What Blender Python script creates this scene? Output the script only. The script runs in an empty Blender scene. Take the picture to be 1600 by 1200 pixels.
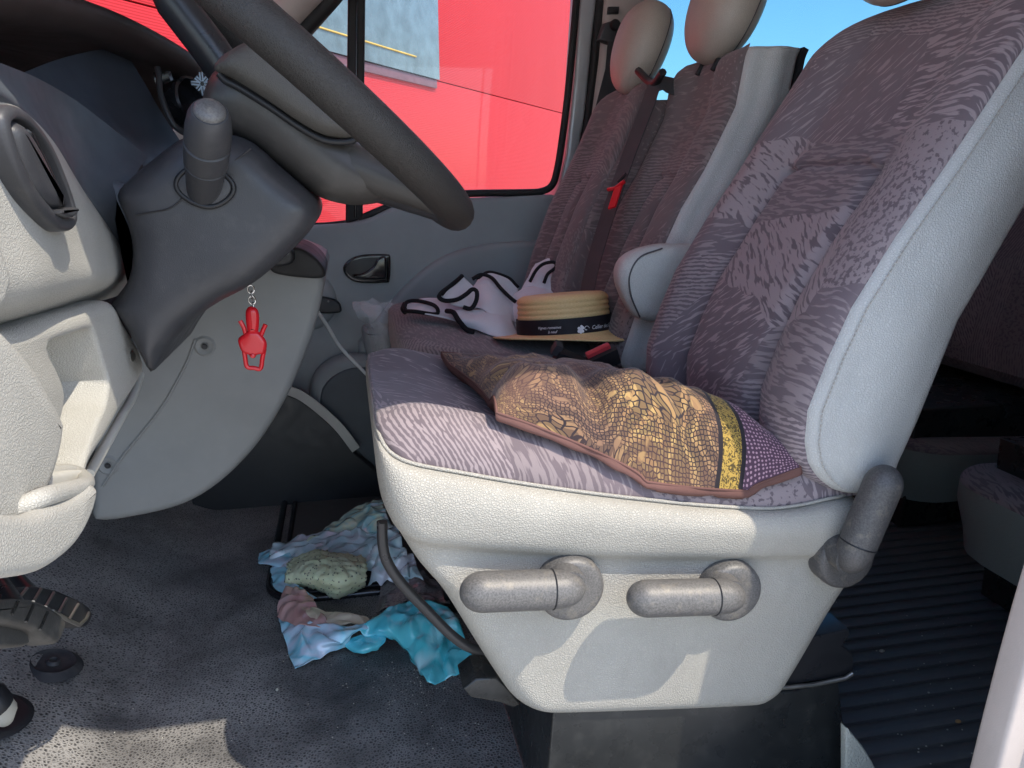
import bpy, bmesh, math, random
from mathutils import Vector, Matrix, noise
random.seed(7)
R = math.radians
SC = bpy.context.scene
COL = SC.collection

# ------------------------------------------------------------------ camera, sky, sun, exposure
CAM = Vector((0.0, 0.0, 0.80)); YAW = R(12); PITCH = R(14.7); FPX = 1200.0
cam_d = bpy.data.cameras.new("camera"); cam = bpy.data.objects.new("camera", cam_d); COL.objects.link(cam)
cam.location = CAM; cam.rotation_euler = (R(90) - PITCH, 0, -YAW)
cam_d.sensor_width = 36; cam_d.lens = 36 * FPX / 1600.0; cam_d.clip_start = 0.02; cam_d.clip_end = 3000
SC.camera = cam
SUN_DIR = Vector((-0.40, 0.43, -0.92)).normalized()          # the way the light travels
to_sun = -SUN_DIR
SUN_ELEV = math.asin(to_sun.z); SUN_AZ = math.atan2(to_sun.x, to_sun.y)
world = bpy.data.worlds.new("World"); SC.world = world; world.use_nodes = True
wn = world.node_tree.nodes; wl = world.node_tree.links
sky = wn.new("ShaderNodeTexSky"); sky.sky_type = 'NISHITA'; sky.sun_disc = False
sky.sun_elevation = SUN_ELEV; sky.sun_rotation = SUN_AZ
sky.air_density = 1.0; sky.dust_density = 1.2; sky.ozone_density = 2.5
bgn = wn["Background"]; bgn.inputs[1].default_value = 0.15
wl.new(sky.outputs[0], bgn.inputs[0])
sun_d = bpy.data.lights.new("sun", 'SUN'); sun_d.energy = 2.0; sun_d.angle = R(0.5); sun_d.color = (1.0, 0.92, 0.78)
sun = bpy.data.objects.new("sun", sun_d); COL.objects.link(sun)
sun.rotation_euler = SUN_DIR.to_track_quat('-Z', 'Y').to_euler()
SC.view_settings.view_transform = 'Standard'; SC.view_settings.look = 'None'
SC.view_settings.exposure = 1.38; SC.view_settings.gamma = 1.0; SC.view_settings.use_curve_mapping = False
SC.render.engine = 'CYCLES'
SC.cycles.use_denoising = True
SC.cycles.max_bounces = 10; SC.cycles.diffuse_bounces = 6; SC.cycles.transparent_max_bounces = 16
SC.cycles.sample_clamp_indirect = 6

# ------------------------------------------------------------------ helpers: measuring points off the photograph
_r = Vector((math.cos(YAW), -math.sin(YAW), 0)); _fh = Vector((math.sin(YAW), math.cos(YAW), 0))
_f = _fh * math.cos(PITCH) + Vector((0, 0, -math.sin(PITCH))); _u = _fh * math.sin(PITCH) + Vector((0, 0, math.cos(PITCH)))
FZ = -0.12                                            # level of the cab floor
def at(px, py, y=None, x=None, z=None):
    d = _f + _r * ((px - 800) / FPX) - _u * ((py - 600) / FPX)
    if y is not None: t = y / d.y
    elif x is not None: t = x / d.x
    else: t = (z + FZ - CAM.z) / d.z            # z is height above the cab floor
    return CAM + d * t
def Y(pts, y): return [at(p[0], p[1], y=y) for p in pts]
def X(pts, x): return [at(p[0], p[1], x=x) for p in pts]
def Z(pts, z): return [at(p[0], p[1], z=z) for p in pts]
def V3(pts): return [at(p[0], p[1], y=p[2]) for p in pts]            # (px, py, y)

# ------------------------------------------------------------------ helpers: curves
def catmull(pts, n=8, closed=False):
    out = []; m = len(pts); P = [Vector(p) for p in pts]
    rng = range(m) if closed else range(m - 1)
    for i in rng:
        if closed: a, b, c, d = P[(i - 1) % m], P[i], P[(i + 1) % m], P[(i + 2) % m]
        else:
            b, c = P[i], P[i + 1]; a = P[i - 1] if i > 0 else b * 2 - c; d = P[i + 2] if i + 2 < m else c * 2 - b
        for k in range(n):
            t = k / n
            out.append(0.5 * ((2 * b) + (c - a) * t + (2 * a - 5 * b + 4 * c - d) * t * t + (3 * b - a - 3 * c + d) * t ** 3))
    if not closed: out.append(P[-1].copy())
    return out
def resample(pts, n, closed=False):
    P = [Vector(p) for p in pts]
    if closed: P = P + [P[0]]
    L = [0.0]
    for a, b in zip(P, P[1:]): L.append(L[-1] + (b - a).length)
    tot = L[-1]; out = []; j = 0
    cnt = n if closed else n - 1
    for i in range(n):
        s = tot * i / cnt
        while j < len(L) - 2 and L[j + 1] < s: j += 1
        d = L[j + 1] - L[j]
        out.append(P[j].lerp(P[j + 1], 0 if d < 1e-9 else min(1, (s - L[j]) / d)))
    return out
def smooth(pts, n, closed=False): return resample(catmull(pts, 8, closed), n, closed)

# ------------------------------------------------------------------ helpers: objects
def thing(name, label, cat, loc=(0, 0, 0), group=None):
    o = bpy.data.objects.new(name, None); COL.objects.link(o); o.location = loc; o.empty_display_size = 0.05
    o['label'] = label; o['category'] = cat
    if group: o['group'] = group
    return o
def tag(o, label, cat, group=None):
    o['label'] = label; o['category'] = cat
    if group: o['group'] = group
    return o
def root_loc(p):
    l = Vector((0, 0, 0))
    while p is not None: l += p.location; p = p.parent
    return l
def link(name, me, mat, parent=None, label=None, kind=None, sharp=40, flat=False):
    o = bpy.data.objects.new(name, me); COL.objects.link(o)
    if mat is not None and len(me.materials) == 0: me.materials.append(mat)
    if parent is not None:
        o.parent = parent; o.location = -root_loc(parent)
    if label: o['label'] = label
    if kind: o['kind'] = kind
    if not flat:
        me.polygons.foreach_set("use_smooth", [True] * len(me.polygons))
        if sharp: me.set_sharp_from_angle(angle=R(sharp))
    me.update()
    return o
def from_bm(bm, recalc=True):
    me = bpy.data.meshes.new("m")
    if recalc: bmesh.ops.recalc_face_normals(bm, faces=bm.faces)
    bm.to_mesh(me); bm.free(); return me
def grid(name, rows, mat, parent=None, cu=False, cv=False, cap=False, label=None, kind=None, sharp=40, thick=0, uv=True, keep=None, flip=False):
    """rows of points -> quad mesh with a uv map in metres. cu closes each row, cv closes the stack of rows."""
    nr, nc = len(rows), len(rows[0]); bm = bmesh.new()
    vs = [[bm.verts.new(p) for p in r] for r in rows]
    def avg(f, n): return sum(f(i) for i in range(n)) / n
    us = [0.0]
    for j in range(1, nc + 1): us.append(us[-1] + avg(lambda i: (Vector(rows[i][j % nc]) - Vector(rows[i][j - 1])).length, nr))
    vv = [0.0]
    for i in range(1, nr + 1): vv.append(vv[-1] + avg(lambda j: (Vector(rows[i % nr][j]) - Vector(rows[i - 1][j])).length, nc))
    uvl = bm.loops.layers.uv.new("UVMap")
    for i in range(nr if cv else nr - 1):
        for j in range(nc if cu else nc - 1):
            if keep and not keep(i, j): continue
            q = [vs[i][j], vs[i][(j + 1) % nc], vs[(i + 1) % nr][(j + 1) % nc], vs[(i + 1) % nr][j]]
            if flip: q = q[::-1]
            try: f = bm.faces.new(q)
            except ValueError: continue
            st = [(us[j], vv[i]), (us[j + 1], vv[i]), (us[j + 1], vv[i + 1]), (us[j], vv[i + 1])]
            if flip: st = st[::-1]
            for l, s in zip(f.loops, st): l[uvl].uv = s
    if cap:
        for r in (vs[0], vs[-1]):
            try: bm.faces.new(r)
            except ValueError: pass
    me = from_bm(bm, recalc=(cap or cu or cv))
    o = link(name, me, mat, parent, label, kind, sharp)
    if thick:
        md = o.modifiers.new("solid", 'SOLIDIFY'); md.thickness = thick; md.offset = 0
    return o
def inset2(P, d):
    """offset a closed x-z outline inwards by d"""
    n = len(P); ar = sum(P[i].x * P[(i + 1) % n].z - P[(i + 1) % n].x * P[i].z for i in range(n)); s = 1 if ar > 0 else -1
    out = []
    for i in range(n):
        t = (P[(i + 1) % n] - P[i - 1]); t.y = 0
        if t.length < 1e-9: out.append(P[i].copy()); continue
        t.normalize(); nrm = Vector((-t.z, 0, t.x)) * s
        out.append(P[i] + nrm * d)
    return out
def slab(name, outline, y0, y1, mat, parent=None, r=0.01, seg=4, label=None, kind=None, rb=None, sharp=35):
    """a rounded body: closed x-z outline from near face y0 to far face y1"""
    P = [Vector((p[0], 0, p[2])) for p in outline]; rings = []
    def ring(d, y): rings.append([Vector((q.x, y, q.z)) for q in inset2(P, d)] if d > 1e-6 else [Vector((q.x, y, q.z)) for q in P])
    for k in range(seg + 1):
        a = k / seg * math.pi / 2; ring(r * (1 - math.sin(a)), y0 + r * (1 - math.cos(a)))
    rr = r if rb is None else rb
    for k in range(seg, -1, -1):
        a = k / seg * math.pi / 2; ring(rr * (1 - math.sin(a)), y1 - rr * (1 - math.cos(a)))
    return grid(name, rings, mat, parent, cu=True, cap=True, label=label, kind=kind, sharp=sharp)
def frames(P, closed=False):
    T = []
    n = len(P)
    for i in range(n):
        a = P[i - 1] if (i > 0 or closed) else P[0]; b = P[(i + 1) % n] if (i < n - 1 or closed) else P[-1]
        T.append((b - a).normalized())
    u = T[0].orthogonal().normalized(); out = []
    for t in T:
        u = (u - t * u.dot(t)); u = u.normalized() if u.length > 1e-6 else t.orthogonal().normalized()
        out.append((u.copy(), t.cross(u)))
    return out
def tube(name, pts, r, mat, parent=None, seg=10, closed=False, label=None, kind=None, ends=True, flat=None):
    """swept tube; r number or list; flat=(w,h,up) sweeps a flat strap instead"""
    P = [Vector(p) for p in pts]; n = len(P); fr = frames(P, closed); rows = []
    rl = r if isinstance(r, (list, tuple)) else [r] * n
    for i in range(n):
        u, v = fr[i]
        if flat:
            w, h, up = flat; t = u.cross(v); t = (P[min(i + 1, n - 1)] - P[max(i - 1, 0)]).normalized()
            a = t.cross(Vector(up)).normalized(); b = a.cross(t).normalized()
            rows.append([P[i] + a * w + b * h, P[i] - a * w + b * h, P[i] - a * w - b * h, P[i] + a * w - b * h])
        else:
            rows.append([P[i] + (u * math.cos(k / seg * 2 * math.pi) + v * math.sin(k / seg * 2 * math.pi)) * rl[i] for k in range(seg)])
    return grid(name, rows, mat, parent, cu=True, cv=closed, cap=(not closed and ends), label=label, kind=kind, sharp=50)
def lathe_rows(profile, base, axis, seg=32):
    """profile: (radius, height along axis)"""
    ax = Vector(axis).normalized(); u = ax.orthogonal().normalized(); v = ax.cross(u); b = Vector(base)
    return [[b + ax * h + (u * math.cos(k / seg * 2 * math.pi) + v * math.sin(k / seg * 2 * math.pi)) * rr for k in range(seg)] for rr, h in profile]
def lathe(name, profile, base, axis, mat, parent=None, seg=32, label=None, cap=True, sharp=35):
    return grid(name, lathe_rows(profile, base, axis, seg), mat, parent, cu=True, cap=cap, label=label, sharp=sharp)
def box(name, c, s, mat, parent=None, bev=0.004, label=None, kind=None, rot=None):
    bm = bmesh.new(); bmesh.ops.create_cube(bm, size=1.0)
    bmesh.ops.scale(bm, vec=Vector(s), verts=bm.verts)
    if bev: bmesh.ops.bevel(bm, geom=list(bm.edges), offset=bev, segments=2, affect='EDGES', profile=0.7)
    M = Matrix.Translation(Vector(c)) @ (rot.to_4x4() if rot is not None else Matrix.Identity(4))
    bmesh.ops.transform(bm, matrix=M, verts=bm.verts)
    return link(name, from_bm(bm), mat, parent, label, kind, sharp=30)
def patch(ctrl, nu, nv):
    """Catmull-Rom surface through a small grid of points"""
    rows = [smooth(r, nu) for r in ctrl]
    cols = [smooth([rows[i][j] for i in range(len(rows))], nv) for j in range(nu)]
    return [[cols[j][i] for j in range(nu)] for i in range(nv)]
def fbm(p, s=1.0, o=3): return noise.fractal(Vector(p) * s, 1.0, 2.0, o)
def crumple(rows, amp, sc, seed=0, edge=0.0):
    """stiff creases: sharp ridges of two sizes, and a torn, uneven outline"""
    out = []; nr, nc = len(rows), len(rows[0])
    for i in range(nr):
        r = []
        for j in range(nc):
            p = Vector(rows[i][j]); o = Vector((seed * 7.1, seed * 3.3, seed)); q = p * sc + o
            a = 1 - abs(noise.noise(q)) * 2.6; b = 1 - abs(noise.noise(q * 2.2 + Vector((5, 5, 5)))) * 2.6; c = noise.noise(q * 4.7)
            d = Vector((noise.noise(q + Vector((9, 0, 0))) * 0.6, noise.noise(q + Vector((0, 9, 0))) * 0.6, a * 0.55 + b * 0.45 + c * .2)) * amp
            if i in (0, nr - 1) or j in (0, nc - 1): d += Vector((noise.noise(p * 160 + o), noise.noise(p * 150 - o), 0)) * .006
            r.append(p + d)
        out.append(r)
    return out
def slabx(name, outline, x0, x1, mat, parent=None, r=0.01, seg=4, label=None, rb=None, sharp=35, hole=None, depth=0.03, hr=0.006):
    """like slab, but the near face looks along +x (x0 > x1); hole adds a rounded recess of its own outline"""
    P = [Vector((p[1], 0, p[2])) for p in outline]; rings = []
    def put(Q, x): rings.append([Vector((x, q.x, q.z)) for q in Q])
    rr = r if rb is None else rb
    for k in range(seg + 1):
        a = k / seg * math.pi / 2; put(inset2(P, rr * (1 - math.sin(a))) if rr else P, x1 + rr * (1 - math.cos(a)))
    for k in range(seg, -1, -1):
        a = k / seg * math.pi / 2; put(inset2(P, r * (1 - math.sin(a))) if r else P, x0 - r * (1 - math.cos(a)))
    if hole:
        H = [Vector((p[1], 0, p[2])) for p in hole]
        for k in range(seg + 1):
            a = k / seg * math.pi / 2; put(inset2(H, hr * math.sin(a) - hr), x0 - hr * (1 - math.cos(a))) if k else put(inset2(H, -hr), x0)
        put(inset2(H, hr), x0 - depth + hr); put(inset2(H, hr * 2.2), x0 - depth)
    return grid(name, rings, mat, parent, cu=True, cap=True, label=label, sharp=sharp)
def on_plane(px, py, p0, n):
    d = _f + _r * ((px - 800) / FPX) - _u * ((py - 600) / FPX); n = Vector(n)
    return CAM + d * ((Vector(p0) - CAM).dot(n) / d.dot(n))
def ray_dir(px, py): return _f + _r * ((px - 800) / FPX) - _u * ((py - 600) / FPX)
from mathutils.geometry import delaunay_2d_cdt
def puff(name, outline, y0, y1, r, mat, parent=None, res=.007, label=None, dome=0.0, sharp=0, power=1.0):
    """pillowed body: the near face swells smoothly from its outline (at y0 + r) to y0 and stays sound on tight curves"""
    P = [(p[0], p[2]) for p in outline]; n = len(P)
    import numpy as np
    A = np.array(P); B = np.roll(A, -1, 0)
    def dist(q):
        d = B - A; t = np.clip(((q - A) * d).sum(1) / np.maximum((d * d).sum(1), 1e-12), 0, 1)
        return float(np.sqrt((((A + d * t[:, None]) - q) ** 2).sum(1)).min())
    def inside(x, z):
        c = False
        for i in range(n):
            x1, z1 = P[i]; x2, z2 = P[(i + 1) % n]
            if (z1 > z) != (z2 > z) and x < (x2 - x1) * (z - z1) / (z2 - z1) + x1: c = not c
        return c
    pts = [Vector(p) for p in P]; lo = A.min(0); hi = A.max(0); jj = 0
    z = lo[1] + res / 2
    while z < hi[1]:
        x = lo[0] + (res / 2 if jj % 2 else 0)
        while x < hi[0]:
            if inside(x, z) and dist(np.array((x, z))) > res * .55: pts.append(Vector((x, z)))
            x += res
        z += res * .866; jj += 1
    vo, eo, fo, *_ = delaunay_2d_cdt(pts, [(i, (i + 1) % n) for i in range(n)], [], 1, 1e-7)
    bm = bmesh.new(); V = []
    for i, q in enumerate(vo):
        d = 0 if i < n else dist(np.array((q.x, q.y))); t = max(0, min(1, d / r)); h = math.sqrt(max(0, 1 - (1 - t) ** 2)) ** power
        V.append(bm.verts.new((q.x, y0 + r * (1 - h) - dome * min(1, d / (3 * r)), q.y)))
    for f in fo:
        try: bm.faces.new([V[i] for i in f])
        except ValueError: pass
    bd = [e for e in bm.edges if len(e.link_faces) == 1]
    ex = bmesh.ops.extrude_edge_only(bm, edges=bd)['geom']
    for v in [g for g in ex if isinstance(g, bmesh.types.BMVert)]: v.co.y = y1
    return link(name, from_bm(bm), mat, parent, label, None, sharp)
# ------------------------------------------------------------------ materials
class NT:
    def __init__(s, name):
        s.m = bpy.data.materials.new(name); s.m.use_nodes = True; s.t = s.m.node_tree; s.n = s.t.nodes; s.b = s.n["Principled BSDF"]; s.out = s.n["Material Output"]
    def new(s, typ, **kw):
        nd = s.n.new("ShaderNode" + typ)
        for k, v in kw.items(): setattr(nd, k, v)
        return nd
    def link(s, a, b): s.t.links.new(a, b)
    def sock(s, v, i):
        if hasattr(v, 'links') or isinstance(v, bpy.types.NodeSocket): s.link(v, i)
        else: i.default_value = v
    def coord(s, kind="Object"): return s.new("TexCoord").outputs[kind]
    def mapping(s, vec, scale=(1, 1, 1), rot=(0, 0, 0), loc=(0, 0, 0)):
        m = s.new("Mapping"); s.link(vec, m.inputs[0]); m.inputs[1].default_value = loc; m.inputs[2].default_value = rot; m.inputs[3].default_value = scale; return m.outputs[0]
    def noise(s, vec, scale, detail=3, rough=.5, dist=0):
        n = s.new("TexNoise"); s.link(vec, n.inputs["Vector"]); n.inputs["Scale"].default_value = scale; n.inputs["Detail"].default_value = detail
        n.inputs["Roughness"].default_value = rough; n.inputs["Distortion"].default_value = dist; return n.outputs
    def voro(s, vec, scale, feature='F1', dim='3D', rnd=1.0):
        n = s.new("TexVoronoi", feature=feature, voronoi_dimensions=dim); s.link(vec, n.inputs["Vector"]); n.inputs["Scale"].default_value = scale
        n.inputs["Randomness"].default_value = rnd; return n.outputs
    def math(s, op, a, b=0.0, c=0.0):
        n = s.new("Math", operation=op); s.sock(a, n.inputs[0]); s.sock(b, n.inputs[1]); s.sock(c, n.inputs[2]); return n.outputs[0]
    def ramp(s, fac, stops, interp='LINEAR'):
        n = s.new("ValToRGB"); s.link(fac, n.inputs[0]); e = n.color_ramp.elements; n.color_ramp.interpolation = interp
        while len(e) < len(stops): e.new(0.5)
        for x, (p, c) in zip(e, stops): x.position = p; x.color = (c, c, c, 1) if isinstance(c, (int, float)) else (*c, 1)
        return n.outputs[0]
    def mix(s, fac, a, b):
        n = s.new("Mix", data_type='RGBA'); s.sock(fac, n.inputs[0])
        for v, i in ((a, 6), (b, 7)):
            if isinstance(v, tuple): n.inputs[i].default_value = (*v, 1)
            else: s.link(v, n.inputs[i])
        return n.outputs[2]
    def bump(s, h, strength, dist=0.001, nrm=None):
        n = s.new("Bump"); s.link(h, n.inputs["Height"]); n.inputs["Strength"].default_value = strength; n.inputs["Distance"].default_value = dist
        if nrm is not None: s.link(nrm, n.inputs["Normal"])
        return n.outputs[0]
    def set(s, col=None, rough=None, spec=None, nrm=None, metal=None, **kw):
        if col is not None:
            if isinstance(col, tuple): s.b.inputs["Base Color"].default_value = (*col, 1)
            else: s.link(col, s.b.inputs["Base Color"])
        if rough is not None: s.sock(rough, s.b.inputs["Roughness"])
        if spec is not None: s.b.inputs["Specular IOR Level"].default_value = spec
        if metal is not None: s.b.inputs["Metallic"].default_value = metal
        if nrm is not None: s.link(nrm, s.b.inputs["Normal"])
        for k, v in kw.items(): s.sock(v, s.b.inputs[k.replace("_", " ")])
        return s.m

def plain(name, col, rough=.5, spec=.4, var=.12, grain=0, gscale=900, metal=0.0, dirt=0.0):
    t = NT(name); c = t.coord(); n = t.noise(c, 9, 4)[0]
    lo = tuple(v * (1 - var) for v in col); hi = tuple(min(1, v * (1 + var)) for v in col)
    colr = t.mix(t.ramp(n, [(.3, 0), (.7, 1)]), lo, hi)
    if dirt:
        d = t.ramp(t.noise(c, 45, 5, .65)[0], [(.52, 0), (.72, 1)]); colr = t.mix(t.math('MULTIPLY', d, dirt), colr, (.33, .31, .27))
    rr = t.ramp(t.noise(c, 30, 3)[0], [(.3, max(.05, rough - .07)), (.7, min(1, rough + .07))])
    nrm = None
    if grain:
        h = t.noise(c, gscale, 2)[0]; nrm = t.bump(h, grain, .0008)
    return t.set(colr, rr, spec, nrm, metal)
def grained(name, col, rough=.55, scale=300, strength=.5, var=.08, dist=.0009, spec=.4, stain=0.0):
    """moulded or embossed pebble grain"""
    t = NT(name); c = t.coord()
    d = t.noise(c, scale * .35, 2)[1]; wob = t.new("VectorMath", operation='MULTIPLY_ADD'); t.link(d, wob.inputs[0]); wob.inputs[1].default_value = (1.2 / scale,) * 3; t.link(c, wob.inputs[2])
    v = t.voro(wob.outputs[0], scale, 'DISTANCE_TO_EDGE')[0]; h = t.ramp(v, [(0.0, 0), (.22, .8), (.5, 1)])
    n = t.noise(c, 7, 4)[0]
    lo = tuple(x * (1 - var) for x in col); hi = tuple(min(1, x * (1 + var)) for x in col)
    cc = t.mix(t.ramp(n, [(.3, 0), (.7, 1)]), lo, hi)
    if stain:
        sm = t.ramp(t.noise(t.mapping(c, (14, 14, 5)), 1.6, 5, .7)[0], [(.56, 0), (.75, 1)]); cc = t.mix(t.math('MULTIPLY', sm, stain), cc, (.26, .235, .2))
    cc = t.mix(t.math('MULTIPLY', t.math('SUBTRACT', 1.0, h), .18), cc, (.12, .11, .1))
    return t.set(cc, rough, spec, t.bump(h, strength, dist))
def mottled(name, col):
    t = NT(name); c = t.coord(); n = t.noise(c, 420, 3, .7)[0]; w = t.noise(c, 55, 4, .65)[0]
    cc = t.mix(t.ramp(n, [(.35, 0), (.65, 1)]), tuple(v * .72 for v in col), tuple(v * 1.3 for v in col))
    cc = t.mix(t.ramp(w, [(.55, 0), (.75, .5)]), cc, (.30, .26, .20))
    return t.set(cc, t.ramp(n, [(.3, .44), (.7, .58)]), .4, t.bump(n, .25, .0006), .25)
M = {}
M['leather'] = grained('beige_vinyl', (.42, .395, .345), .45, 300, .6, dist=.0014, stain=.25)
M['rear_vinyl'] = grained('green_grey_vinyl', (.25, .275, .255), .5, 300, .4)
M['taupe'] = grained('taupe_headrest_vinyl', (.43, .37, .31), .34, 330, .35, spec=.6, stain=.1)
M['leather_grey'] = grained('grey_vinyl', (.54, .535, .51), .42, 300, .5, dist=.0013, stain=.15)
M['beige'] = grained('beige_dash_plastic', (.43, .415, .375), .5, 400, .5, dist=.0010, stain=.2)
M['beige_smooth'] = plain('beige_smooth_plastic', (.47, .455, .41), .5, grain=.12, gscale=700, dirt=.12)
M['grey_panel'] = plain('grey_knee_panel_plastic', (.235, .237, .23), .48, .4, .06, .25, 800, dirt=.1)
M['door_grey'] = plain('grey_door_trim_plastic', (.26, .28, .28), .55, .35, .08, .25, 700, dirt=.12)
M['dark'] = plain('charcoal_column_plastic', (.046, .046, .050), .40, .45, .12, .25, 900, dirt=.05)
M['dark_blue'] = plain('slate_dash_plastic', (.085, .095, .11), .55, .35, .1, .3, 900, dirt=.05)
M['black'] = plain('black_plastic', (.016, .016, .018), .42, .45, .2, .15, 900)
M['black_gloss'] = plain('glossy_black_plastic', (.012, .012, .014), .16, .6, .2)
M['seal'] = plain('black_rubber_seal', (.018, .017, .017), .6, .35, .2)
M['brown_dark'] = plain('dark_brown_cowl_plastic', (.05, .036, .034), .5, .4, .15, .25, 900)
M['pad'] = grained('airbag_pad_plastic', (.095, .088, .078), .5, 420, .5, dist=.0007)
M['hub'] = plain('grey_hub_plastic', (.058, .053, .048), .42, .45, .12, .2, 900, dirt=.06)
M['wheel'] = grained('steering_wheel_leather', (.024, .021, .019), .46, 420, .5, dist=.0008, spec=.35)
M['handle'] = mottled('satin_grey_lever_paint', (.135, .128, .122))
M['handle_dark'] = mottled('satin_charcoal_lever_paint', (.095, .09, .088))
M['steel'] = plain('black_painted_steel', (.02, .02, .022), .32, .5, .2)
M['chrome'] = plain('bright_chain_metal', (.7, .69, .66), .2, .5, .05, metal=1.0)
M['bolt'] = plain('zinc_bolt_metal', (.35, .34, .31), .4, .5, .1, metal=.9)
M['box_dark'] = plain('dark_base_box_paint', (.018, .019, .019), .3, .5, .2, .1, 700, dirt=.04)
M['pink_trim'] = plain('pale_pillar_paint', (.5, .43, .39), .5, .4, .06, .25, 700, dirt=.15)
M['silver'] = plain('silver_pillar_paint', (.52, .53, .54), .35, .5, .05, metal=.2)
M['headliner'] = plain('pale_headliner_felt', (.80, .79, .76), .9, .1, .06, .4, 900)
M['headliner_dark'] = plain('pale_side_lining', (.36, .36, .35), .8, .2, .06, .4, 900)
M['white_cable'] = plain('white_cable_rubber', (.62, .62, .6), .45)
M['red_plastic'] = plain('glossy_red_plastic', (.62, .012, .02), .18, .6, .06)
M['red_button'] = plain('red_buckle_button', (.55, .05, .06), .35)
M['belt'] = plain('charcoal_belt_webbing', (.05, .05, .052), .6, .3, .15, .5, 1500)
M['jersey'] = None
M['piping'] = plain('black_binding_fabric', (.012, .012, .014), .8, .2)
M['stitch'] = plain('beige_thread', (.42, .40, .36), .8, .2)
M['crumb'] = plain('pale_crumbs', (.5, .47, .4), .8, .2)
M['body_paint'] = plain('white_van_paint', (.7, .7, .7), .3, .5, .03)
M['foam'] = None

def jersey():
    t = NT('grey_jersey_knit'); c = t.coord(); n = t.noise(c, 14, 3)[0]; f = t.noise(t.mapping(c, (1, 1, 2.2)), 500, 2)[0]
    col = t.mix(n, (.62, .62, .66), (.82, .82, .84)); col = t.mix(t.math('MULTIPLY', f, .35), col, (.35, .35, .38))
    return t.set(col, .9, .15, t.bump(f, .5, .0008), Sheen_Weight=.3)
M['jersey'] = jersey()

def fabric(name, dark, light, seed=0.0, cell=5.0, k=1.0):
    """woven seat cloth: patches, each with its own direction and mark (broken dashes, fine ribs, speckle)"""
    t = NT(name); uv = t.mapping(t.coord("UV"), (1, 1, 1), loc=(seed, seed * .7, 0))
    wob = t.new("VectorMath", operation='MULTIPLY_ADD'); t.link(t.noise(uv, 7, 2)[1], wob.inputs[0]); wob.inputs[1].default_value = (.09, .09, 0); t.link(uv, wob.inputs[2])
    stretch = t.mapping(wob.outputs[0], (.7, 1.2, 1))
    cellc = t.voro(stretch, cell * 1.5, 'F1', '2D')[1]
    sep = t.new("SeparateColor"); t.link(cellc, sep.inputs[0]); r, g, b = sep.outputs
    # mostly level marks, some patches turned a good way round
    turn = t.ramp(b, [(0, 0), (.62, 0), (.63, 1)], 'CONSTANT')
    ang = t.math('MULTIPLY', t.math('SUBTRACT', r, .5), t.math('MULTIPLY_ADD', turn, 2.0, .22))
    rot = t.new("VectorRotate", rotation_type='Z_AXIS'); t.link(uv, rot.inputs["Vector"]); t.link(ang, rot.inputs["Angle"]); ruv = rot.outputs[0]
    # broken dashes in courses: rows of long marks, every row shifted
    rw = t.noise(t.mapping(ruv, (26 * k, 26 * k, 1)), 1.0, 2, .5)[1]; cw = t.new("VectorMath", operation='MULTIPLY_ADD'); t.link(rw, cw.inputs[0]); cw.inputs[1].default_value = (.008, .010, 0); t.link(ruv, cw.inputs[2])
    dash = t.noise(t.mapping(cw.outputs[0], (24 * k, 150 * k, 1)), 1.0, 1.5, .45, .25)[0]
    w = t.new("TexWave", wave_type='BANDS', bands_direction='Y'); t.link(cw.outputs[0], w.inputs[0]); w.inputs["Scale"].default_value = 36 * k
    w.inputs["Distortion"].default_value = 1.2; w.inputs["Detail"].default_value = 2; w.inputs["Detail Scale"].default_value = 4.0
    brk = t.noise(t.mapping(ruv, (60 * k, 150 * k, 1)), 1.0, 1)[0]
    speck = t.noise(t.mapping(ruv, (120 * k, 95 * k, 1)), 1.0, 2, .55)[0]
    rib = t.math('ADD', t.math('MULTIPLY', w.outputs[0], .30), t.math('MULTIPLY', brk, .70))
    a1 = t.ramp(g, [(0, 0), (.48, 0), (.49, 1)], 'CONSTANT'); bb = t.ramp(g, [(0, 0), (.76, 0), (.77, 1)], 'CONSTANT')
    mk = t.mix(a1, dash, rib); mk = t.mix(bb, mk, speck)
    # share of light marks differs from patch to patch
    thr = t.math('MULTIPLY_ADD', r, .24, .385)
    m2 = t.ramp(t.math('SUBTRACT', t.math('ADD', mk, .5), thr), [(.47, 0), (.53, 1)])
    tone = t.mix(r, tuple(v * .85 for v in dark), tuple(min(1, v * 1.2) for v in dark))
    lt = t.mix(b, tuple(v * .80 for v in light), tuple(min(1, v * 1.12) for v in light))
    col = t.mix(m2, tone, lt)
    fine = t.noise(uv, 700, 2)[0]
    col = t.mix(t.math('MULTIPLY', fine, .25), col, tuple(v * .6 for v in dark))
    ws = t.ramp(t.noise(uv, 5, 4, .6)[0], [(.35, .0), (.75, .2)]); col = t.mix(ws, col, tuple(min(1, v * 1.1) for v in light))
    h = t.math('ADD', t.math('MULTIPLY', m2, .5), fine)
    return t.set(col, .92, .15, t.bump(h, .35, .0008), Sheen_Weight=.2, Sheen_Roughness=.5)
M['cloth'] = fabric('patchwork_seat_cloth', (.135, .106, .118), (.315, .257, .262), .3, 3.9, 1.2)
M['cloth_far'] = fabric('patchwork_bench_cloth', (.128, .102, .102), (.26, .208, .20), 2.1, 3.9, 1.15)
M['cloth_rear'] = fabric('patchwork_rear_cloth', (.13, .105, .12), (.26, .21, .215), 4.4)

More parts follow.
